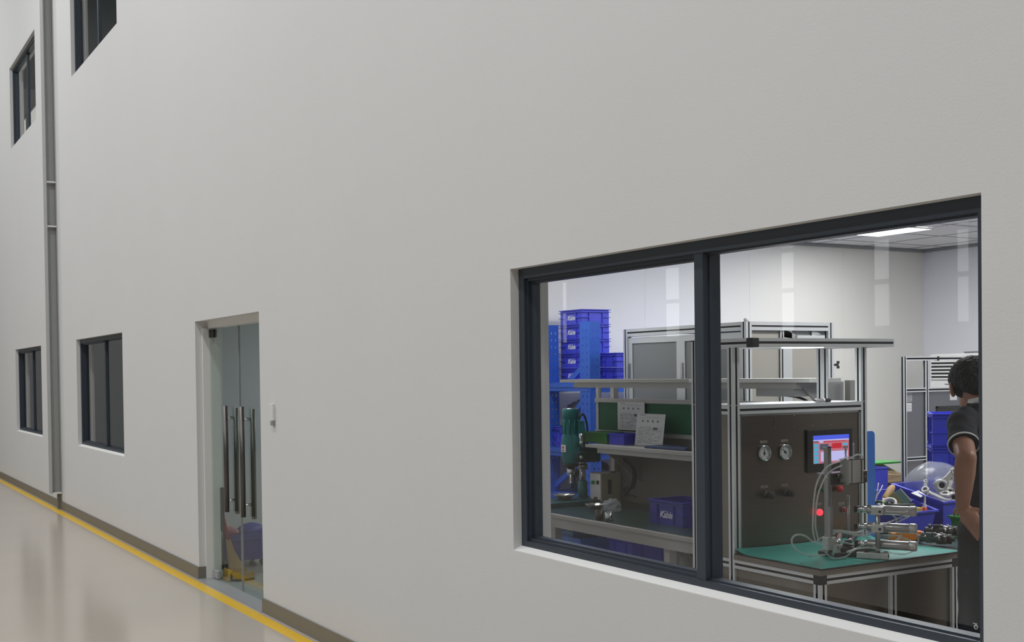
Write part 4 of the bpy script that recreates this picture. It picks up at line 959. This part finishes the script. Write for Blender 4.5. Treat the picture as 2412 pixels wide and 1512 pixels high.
# low table with blue box and carton
lt = thing('low_table', 'small grey table behind the bins carrying a carton and a blue box', 'table', (-5.5, 3.5, 0))
B(-5.9, -5.36, 3.17, 3.9, .70, .73, 'table_top', 'bench_grey', lt)
for x in (-5.86, -5.40):
    for y in (3.2, 3.86): B(x-.02, x+.02, y-.02, y+.02, 0, .70, 'leg', 'bench_grey', lt)
p, q = on_x(2091, 1101, -5.40), on_x(2075, 1092, -5.6)
bin_box('blue_box', 'blue open box holding white parts behind the blue board', 'box', -5.56, -5.40, p.y-.26, p.y, .731, p.z, 'crate_blue', .004, .004)
b = MB(); b.box(-5.54, -5.42, p.y-.2, p.y-.03, .74, p.z-.06, .01); tag(b.build('white_parts', 'cast_alu'), 'stack of pale parts in the blue open box', 'parts', kind='stuff')
q1 = on_x(2122, 1115, -5.62); zt = on_x(2100, 1100, -5.62).z
t = thing('cardboard_box', 'open cardboard box with green sheet on top left of the framed screen', 'carton', (-5.75, q1.y-.15, .731))
B(-5.88, -5.62, q1.y-.30, q1.y+.04, .731, zt-.06, 'carton', 'cardboard_dark', t)
b = MB(); b.loft([[(-5.62, q1.y-.30, zt-.03), (-5.62, q1.y+.04, zt-.065), (-5.60, q1.y+.04, zt-.10), (-5.60, q1.y-.30, zt-.10)], [(-5.86, q1.y-.30, zt+.02), (-5.86, q1.y+.04, zt+.02), (-5.88, q1.y+.04, zt-.06), (-5.88, q1.y-.30, zt-.06)]], True, True, False); b.build('flap', 'cardboard', t)
b = MB(); b.box(-5.84, -5.66, q1.y-.22, q1.y+.06, zt+.018, zt+.03, .003); tag(b.build('green_sheet', 'bin_green'), 'green plastic sheet lying on the cardboard box', 'sheet')
# framed screen
sx, sy = -5.30, on_x(2129, 900, -5.30).y
fs = thing('framed_screen', 'aluminium framed screen with dark steel panels and paper notes', 'screen', (sx, sy+.4, 0))
pw = .026; ym2 = on_x(2181, 900, -5.30).y; yE = sy+.80; zt = on_x(2126, 840, -5.30).z; zr = on_x(2150, 914, -5.30).z; zl = on_x(2150, 1076, -5.30).z
for y in (sy, ym2, yE): alu('post', fs, 'z', 0, zt-(.0 if y == sy else pw), sx-pw, y, pw)
alu('rail', fs, 'y', sy+pw, yE+pw, sx-pw, zt-pw, pw)
b = MB(); yc = on_x(2210, 842, sx).y; b.box(sx-pw-.001, sx+.001, yc-.011, yc+.011, zt-pw-.002, zt+.001, .002); b.build('joint_cover', 'black_plastic', fs)
for y0, y1 in ((sy+pw, ym2), (ym2+pw, yE)):
    for z in (zr, zl): alu('rail', fs, 'y', y0, y1, sx-pw, z-pw, pw)
    B(sx-.016, sx-.013, y0, y1, zl, zr-pw, 'panel', 'inox_cool', fs); B(sx-.016, sx-.013, y0, y1, .06, zl-pw, 'panel', 'inox_cool', fs)
for y in (sy, yE): B(sx-.12, sx+.10, y, y+pw, 0, .03, 'foot', 'alu', fs)
p = on_x(2131, 926, sx); q = on_x(2152, 946, sx); b = MB(); b.box(sx-.013, sx-.0125, p.y, q.y, q.z, p.z); n1 = b.build('note', 'steel_grey_paint', fs)
b = MB()
for k in range(5): b.box(sx-.0125, sx-.0122, p.y+.005, q.y-.004-.006*(k % 2), q.z+.006+k*.0095, q.z+.009+k*.0095)
b.build('print', 'ink', n1)
p = on_x(2131, 950, sx); q = on_x(2151, 969, sx); b = MB(); b.box(sx-.013, sx-.0120, p.y, q.y, q.z, p.z); n2 = b.build('note', 'paper', fs)
b = MB()
for k in range(4): b.box(sx-.0120, sx-.0117, p.y+.006, q.y-.006, q.z+.007+k*.011, q.z+.009+k*.011)
b.build('print', 'ink', n2)
p = on_x(2241, 927, sx); q = on_x(2258, 942, sx); b = MB(); b.box(sx-.013, sx-.0120, p.y, q.y, q.z, p.z); b.build('note', 'label_white', fs)
p = on_x(2209, 957, sx); b = MB(); b.box(sx-.013, sx-.008, p.y, p.y+.3, p.z-.012, p.z); b.box(sx-.013, sx-.008, p.y, p.y+.012, p.z-.22, p.z); b.box(sx-.013, sx-.0115, p.y, p.y+.3, p.z-.22, p.z); b.build('panel_reflection', 'dark_steel', fs)  # dark window-like reflection in the panel, put in as thin dark pieces
# floor standing air conditioner
ay = 6.22; p = on_y(2190, 834, ay); q = on_y(2260, 834, ay); az = p.z
acn = thing('air_conditioner', 'white floor standing air conditioner with dark grille in the back corner', 'air conditioner', ((p.x+.28), 6.4, 0))
ax0, ax1 = p.x, p.x+.62
b = MB(); b.box(ax0, ax1, ay, ay+.36, .03, az, .012); b.build('cabinet', 'ac_white', acn); B(ax0+.02, ax1-.02, ay+.02, ay+.34, 0, .03, 'plinth', 'vent_dark', acn)
g0, g1 = on_y(2192, 852, ay).z, on_y(2192, 892, ay).z
B(ax0+.02, ax1-.02, ay-.003, ay, g1, g0, 'outlet', 'vent_dark', acn)
for k in range(6):
    z = g1+(g0-g1)*k/5; b = MB(); b.box(ax0+.02, ax1-.02, ay-.02, ay-.002, z-.007, z+.007, .002); b.build('louvre', 'ac_white', acn)
B(ax0+.3, ax0+.31, ay-.012, ay-.003, g1, g0, 'louvre_bar', 'ac_white', acn)
B(ax0+.012, ax1-.012, ay-.008, ay, .35, g1-.02, 'front_cover', 'ac_white', acn)
z = on_y(2230, 905, ay).z; x = on_y(2227, 905, ay).x; B(x, x+.10, ay-.0095, ay-.008, z-.006, z+.006, 'badge', 'ink', acn)
b = MB(); b.loft([[(ax0+.35, ay+.05, az), (ax0+.6, ay+.06, az), (ax0+.58, ay+.3, az), (ax0+.36, ay+.28, az)], [(ax0+.34, ay+.04, az+.014), (ax0+.61, ay+.06, az+.018), (ax0+.57, ay+.3, az+.01), (ax0+.37, ay+.28, az+.012)]], True, True, False)
tag(b.build('paper_pad', 'ink'), 'dark papers lying on top of the air conditioner', 'papers')
# ------------------------------------------------------------------ behind the glass door
TX = on_z(578, 1337, .0).x; ty0, ty1 = on_x(527, 1290, TX).y, on_x(640, 1290, TX).y; zr_ = on_x(570, 1259, TX).z
t = thing('cleaning_tub', 'blue cleaning tub behind the glass door', 'tub', (TX-.2, (ty0+ty1)/2, 0))
def rr(i, z): return [(TX-.42+i, ty0+i, z), (TX-i, ty0+i, z), (TX-i, ty1-i, z), (TX-.42+i, ty1-i, z)]
b = MB(); b.loft([rr(.03, .06), rr(0, zr_-.05), rr(-.012, zr_-.05), rr(-.012, zr_), rr(.012, zr_), rr(.04, .08)], True, True, False); b.build('tub', 'bucket_blue', t)
for i in range(4):
    x, y, _ = rr(.06, 0)[i]; b = MB(); b.cyl((x-.015, y, .031), (x+.015, y, .031), .030); b.build('caster', 'gasket', t)
def rag(label, m, px, ry, rz, sd):
    b = MB(); b.ball((0, 0, 0), .12, ry, rz, None, 20, 12); o = b.build('rag', m); tag(o, label, 'rag'); p = on_x(px, 1250, TX-.2)
    for v in o.data.vertices: v.co *= 1+.3*noise.noise(v.co*9+Vector((sd, 0, 0)))
    o.location = (p.x, p.y, zr_+.005)
    MB().box(p.x-.08, p.x+.08, p.y-ry*.5, p.y+ry*.5, .082, zr_, .01).build('rag_end', m, o)
rag('blue rag heaped in the cleaning tub', 'bucket_blue', 590, (ty1-ty0)*.27, .07, 0); rag('pink rag on the left side of the cleaning tub', 'pink', 546, (ty1-ty0)*.13, .045, 4)
bp = on_x(556, 1347, TX+.14); bp.z = 0; t = thing('broom', 'broom with red handle and pale yellow straw leaning behind the door', 'broom', tuple(bp))
hb = on_x(537, 1272, TX+.05); ht = on_x(524, 1205, TX+.0)
b = MB(); b.cyl(hb, ht, .014); b.build('handle', 'red', t)
b = MB(); b.loft([[Vector((c.x+dx*k*.4, c.y+dy*k, c.z)) for dx, dy in ((-1, -1), (1, -1), (1, 1), (-1, 1))] for c, k in ((hb+Vector((0, 0, .01)), .018), (hb.lerp(bp, .3), .03), (bp+Vector((0, 0, .03)), .06), (bp+Vector((0, 0, .004)), .06))], True, True, False); b.build('bristles', 'wood', t)
dn = on_y(526, 1345, .17); t = thing('dustpan', 'long handled grey dustpan with yellow pan behind the left door leaf', 'dustpan', (dn.x, dn.y, 0))
dz = on_y(524, 1148, dn.y).z
b = MB(); b.cyl((dn.x, dn.y, .08), (dn.x, dn.y, dz-.3), .012); b.build('handle', 'dark_steel', t)
b = MB(); b.box(dn.x-.02, dn.x+.02, dn.y-.015, dn.y+.015, dz-.36, dz, .012); b.build('grip', 'dark_steel', t)
b = MB(); b.box(dn.x-.01, dn.x+.2, dn.y-.02, dn.y+.2, .008, .02); b.box(dn.x-.01, dn.x+.2, dn.y+.0, dn.y+.015, .008, .09); b.box(dn.x-.01, dn.x, dn.y, dn.y+.2, .008, .07); b.box(dn.x+.19, dn.x+.2, dn.y, dn.y+.2, .008, .07); b.build('pan', 'pan_ochre', t)
# ------------------------------------------------------------------ the standing man, seen from behind, left hand on the hip
mp = thing('person', 'person in black shirt with white sleeve trim standing with hand on hip', 'person', (-3.45, 1.76, 0))
def ell(c, rx, ry, n=20, t=(0, 0)):
    return [Vector((c[0]+rx*math.cos(2*math.pi*i/n), c[1]+ry*math.sin(2*math.pi*i/n), c[2]+t[0]*math.cos(2*math.pi*i/n)+t[1]*math.sin(2*math.pi*i/n))) for i in range(n)]
def limb(b, pts):                                              # pts: (x, y, z, r)
    for p, q in zip(pts, pts[1:]):
        b.cyl(p[:3], q[:3], p[3], q[3], 14)
    for p in pts: b.ball(p[:3], p[3], None, None, None, 14, 10)
OX, OY = -3.435, 1.775
TOR = [(.84, .10, .155, .0), (.93, .115, .168, .0), (1.03, .105, .155, .005), (1.12, .103, .15, .0), (1.24, .108, .168, .0), (1.34, .108, .172, -.004), (1.41, .098, .165, -.01), (1.455, .080, .150, -.02), (1.49, .06, .085, -.03)]
def torso(b, k, z0, z1):
    b.loft([ell((OX+dx, OY, z), rx+k, ry+k) for z, rx, ry, dx in TOR if z0 <= z <= z1])
SHL, ELB, WRI = (-3.455, 1.575, 1.43), (-3.300, 1.425, 1.285), (-3.405, 1.530, 1.055)
SHR, ELR, WRR = (-3.475, 1.955, 1.43), (-3.56, 2.03, 1.17), (-3.645, 1.985, 1.030)
HD = Vector((-3.545, 1.783, 1.570))
b = MB(); torso(b, -.012, .84, 1.5)
limb(b, [(-3.440, 1.60, 1.425, .045), (-3.375, 1.495, 1.36, .046), ELB+(.043,)]); limb(b, [ELB+(.043,), (-3.330, 1.452, 1.215, .044), (-3.375, 1.50, 1.12, .034), WRI+(.027,)])
limb(b, [SHR+(.05,), ELR+(.042,), WRR+(.027,)])
limb(b, [(-3.455, 1.768, 1.42, .062), (-3.480, 1.768, 1.49, .058), (-3.515, 1.768, 1.54, .060)])
for s in (-1, 1):
    limb(b, [(OX, OY+s*.09, .88, .088), (OX-.015, OY+s*.10, .50, .055), (OX+.01, OY+s*.10, .10, .042)]); 
    b.ball((OX-.06, OY+s*.105, .045), .12, .045, .04)
# head: skull, jaw, nose, brow
Rt = Matrix.Rotation(math.radians(-42), 3, 'Z') @ Matrix.Rotation(math.radians(-26), 3, 'Y')               # head bowed towards the work at -x
def hp(x, y, z): return HD + Rt @ Vector((x, y, z))
b.ball(HD+Vector((.012, 0, .022)), .096, .076, .098, Rt, 22, 14); b.ball(hp(-.04, 0, -.045), .058, .058, .075, Rt, 18, 12)
b.ball(hp(-.055, 0, -.092), .036, .036, .028, Rt); b.loft([[hp(*v) for v in r] for r in ([(-.09, -.008, .02), (-.09, .008, .02), (-.085, .0, .022)], [(-.118, -.015, -.028), (-.118, .015, -.028), (-.10, 0, -.035)])], True, True, False)
b.ball(hp(-.082, 0, .03), .02, .055, .014, Rt); b.ball(hp(-.094, 0, -.058), .016, .028, .012, Rt)
body = b.build('body', 'skin', mp)
body.data.materials.clear(); body.data.materials.append(MATS['skin'])
# ears
def ear(s):
    for c, r in (((.012, s*.094, -.010), (.021, .011, .034)), ((.008, s*.090, -.036), (.012, .010, .014))):
        bb.ball(hp(*c), *r, Rt @ Matrix.Rotation(s*.45, 3, 'Z'))
bb = MB(); ear(-1); ear(1)
# hands: palm and five fingers each, joined into the body before it is remeshed
def hand(b, W_, d, n, thumb, curl, span=.19):
    W_ = Vector(W_); d = Vector(d).normalized(); n = Vector(n); n = (n-d*n.dot(d)).normalized(); s = d.cross(n)   # n: back of the hand, s: thumb side * thumb
    T = Matrix((( d.x, s.x, n.x), (d.y, s.y, n.y), (d.z, s.z, n.z)))
    b.ball(W_+d*.05, .052, .040, .016, T, 18, 12); b.ball(W_+d*.02, .035, .028, .019, T)
    for k, (o, L) in enumerate(((.029, .070), (.010, .080), (-.010, .074), (-.028, .058))):
        o *= thumb; p = W_+d*.088+s*o-n*.002*abs(k-1.5); q = d.copy(); pts = [tuple(p-d*.02)+(.0095,), tuple(p)+(.0092,)]
        for j, f in enumerate((.42, .32, .26)):
            a = curl*(1+.25*j+.12*k); q = (q*math.cos(a)-n*math.sin(a)).normalized(); n2 = n
            p = p+(q+s*o*1.2).normalized()*L*f; pts.append(tuple(p)+(.0085-.0009*j,))
        limb(b, pts)
    p = W_+d*.018+s*.026*thumb; t1 = p+(d*.7+s*thumb*.75-n*.15)*.036; t2 = t1+(d*.9+s*thumb*.35-n*.2)*.032; t3 = t2+(d*1.0+s*thumb*.1-n*.25)*.024
    limb(b, [tuple(p)+(.013,), tuple(t1)+(.0115,), tuple(t2)+(.010,), tuple(t3)+(.0085,)])
hand(bb, (-3.398, 1.528, 1.050), (.17, -.035, -.125), (.45, -.80, .40), -1, .16)
hand(bb, WRR, (-.93, -.30, -.10), (.1, .2, .95), -1, .42)
tmp = bb.build('tmp', 'skin')
bm_ = bmesh.new(); bm_.from_mesh(body.data); bm_.from_mesh(tmp.data); bm_.to_mesh(body.data); bm_.free(); bpy.data.objects.remove(tmp)
remesh(body, .005, 5)
# eyes
for s in (-1, 1):
    b = MB(); b.ball(hp(-.090, s*.032, .005), .011, .012, .010, Rt, 12, 8); e = b.build('eye', ['white_plastic'], mp)
# hair
b = MB(); b.ball(hp(.012, 0, .042), .112, .105, .100, Rt, 26, 18); b.ball(hp(.055, 0, .008), .060, .078, .070, Rt, 20, 14); b.ball(hp(-.045, 0, .075), .066, .096, .052, Rt, 22, 14); b.ball(hp(.075, 0, -.035), .030, .050, .035, Rt)
hair = b.build('hair', 'hair', mp)
remesh(hair, .0042, 3, lambda c: .004*noise.noise(c*38)+.0035*noise.noise(Vector((c.x*120, c.y*120, c.z*70)))+.0025*noise.noise(c*260))
# shirt
b = MB(); torso(b, .016, .84, 1.46); b.loft([ell((OX-.022, OY, 1.45), .085, .14), ell((OX-.030, OY-.004, 1.485), .078, .098), ell((OX-.040, OY-.008, 1.505), .072, .078)])
MID = Vector(SHL).lerp(Vector(ELB), .66); limb(b, [(-3.445, 1.60, 1.43, .064), (-3.430, 1.56, 1.415, .064)])
sd = (Vector(ELB)-Vector(SHL)).normalized()
b.cyl((-3.435, 1.565, 1.42), MID-sd*.0, .063, .062, 22); limb(b, [(-3.47, 1.93, 1.43, .068), (-3.485, 1.97, 1.40, .068)]); b.cyl((-3.478, 1.96, 1.42), (-3.525, 2.0, 1.27), .068, .064, 20)
shirt = b.build('shirt', 'shirt', mp)
def folds(c): return .005*noise.noise(Vector((c.x*9, c.y*9, c.z*22)))+.003*noise.noise(c*30)
remesh(shirt, .007, 5, folds)
b = MB(); b.lathe([(.0615, -.003), (.0650, -.003), (.0650, .0045), (.0610, .0045), (.0615, -.003)], MID-sd*.004, sd, 30, False); b.build('sleeve_trim', 'white_plastic', mp)
MR = Vector((-3.525, 2.0, 1.27)); sr = (MR-Vector((-3.478, 1.96, 1.42))).normalized()
b = MB(); b.lathe([(.0645, -.003), (.0675, -.003), (.0675, .0045), (.0635, .0045), (.0645, -.003)], MR-sr*.004, sr, 30, False); b.build('sleeve_trim', 'white_plastic', mp)
b = MB(); b.loft([ell((OX-.040, OY-.006, 1.494), .071, .079, 26, (.012, 0)), ell((OX-.043, OY-.010, 1.525), .064, .068, 26, (.012, 0))], False); cl = b.build('collar', 'white_plastic', mp)
sdm = cl.modifiers.new('t', 'SOLIDIFY'); sdm.thickness = .004
# trousers and shoes
b = MB(); torso(b, .010, .84, 1.04)
for s in (-1, 1):
    limb(b, [(OX, OY+s*.085, .90, .100), (OX-.012, OY+s*.098, .50, .082), (OX+.005, OY+s*.10, .10, .072)])
tr = b.build('trousers', 'trousers', mp); remesh(tr, .009, 5, lambda c: .006*noise.noise(Vector((c.x*8, c.y*8, c.z*14))))
for s in (-1, 1):
    b = MB(); b.ball((OX-.065, OY+s*.105, .05), .14, .05, .05, None, 20, 12); b.ball((OX+.03, OY+s*.105, .06), .06, .045, .055); sh = b.build('shoe', 'shoe', mp); remesh(sh, .008, 3)
    for v in sh.data.vertices: v.co.z = max(v.co.z, 0)
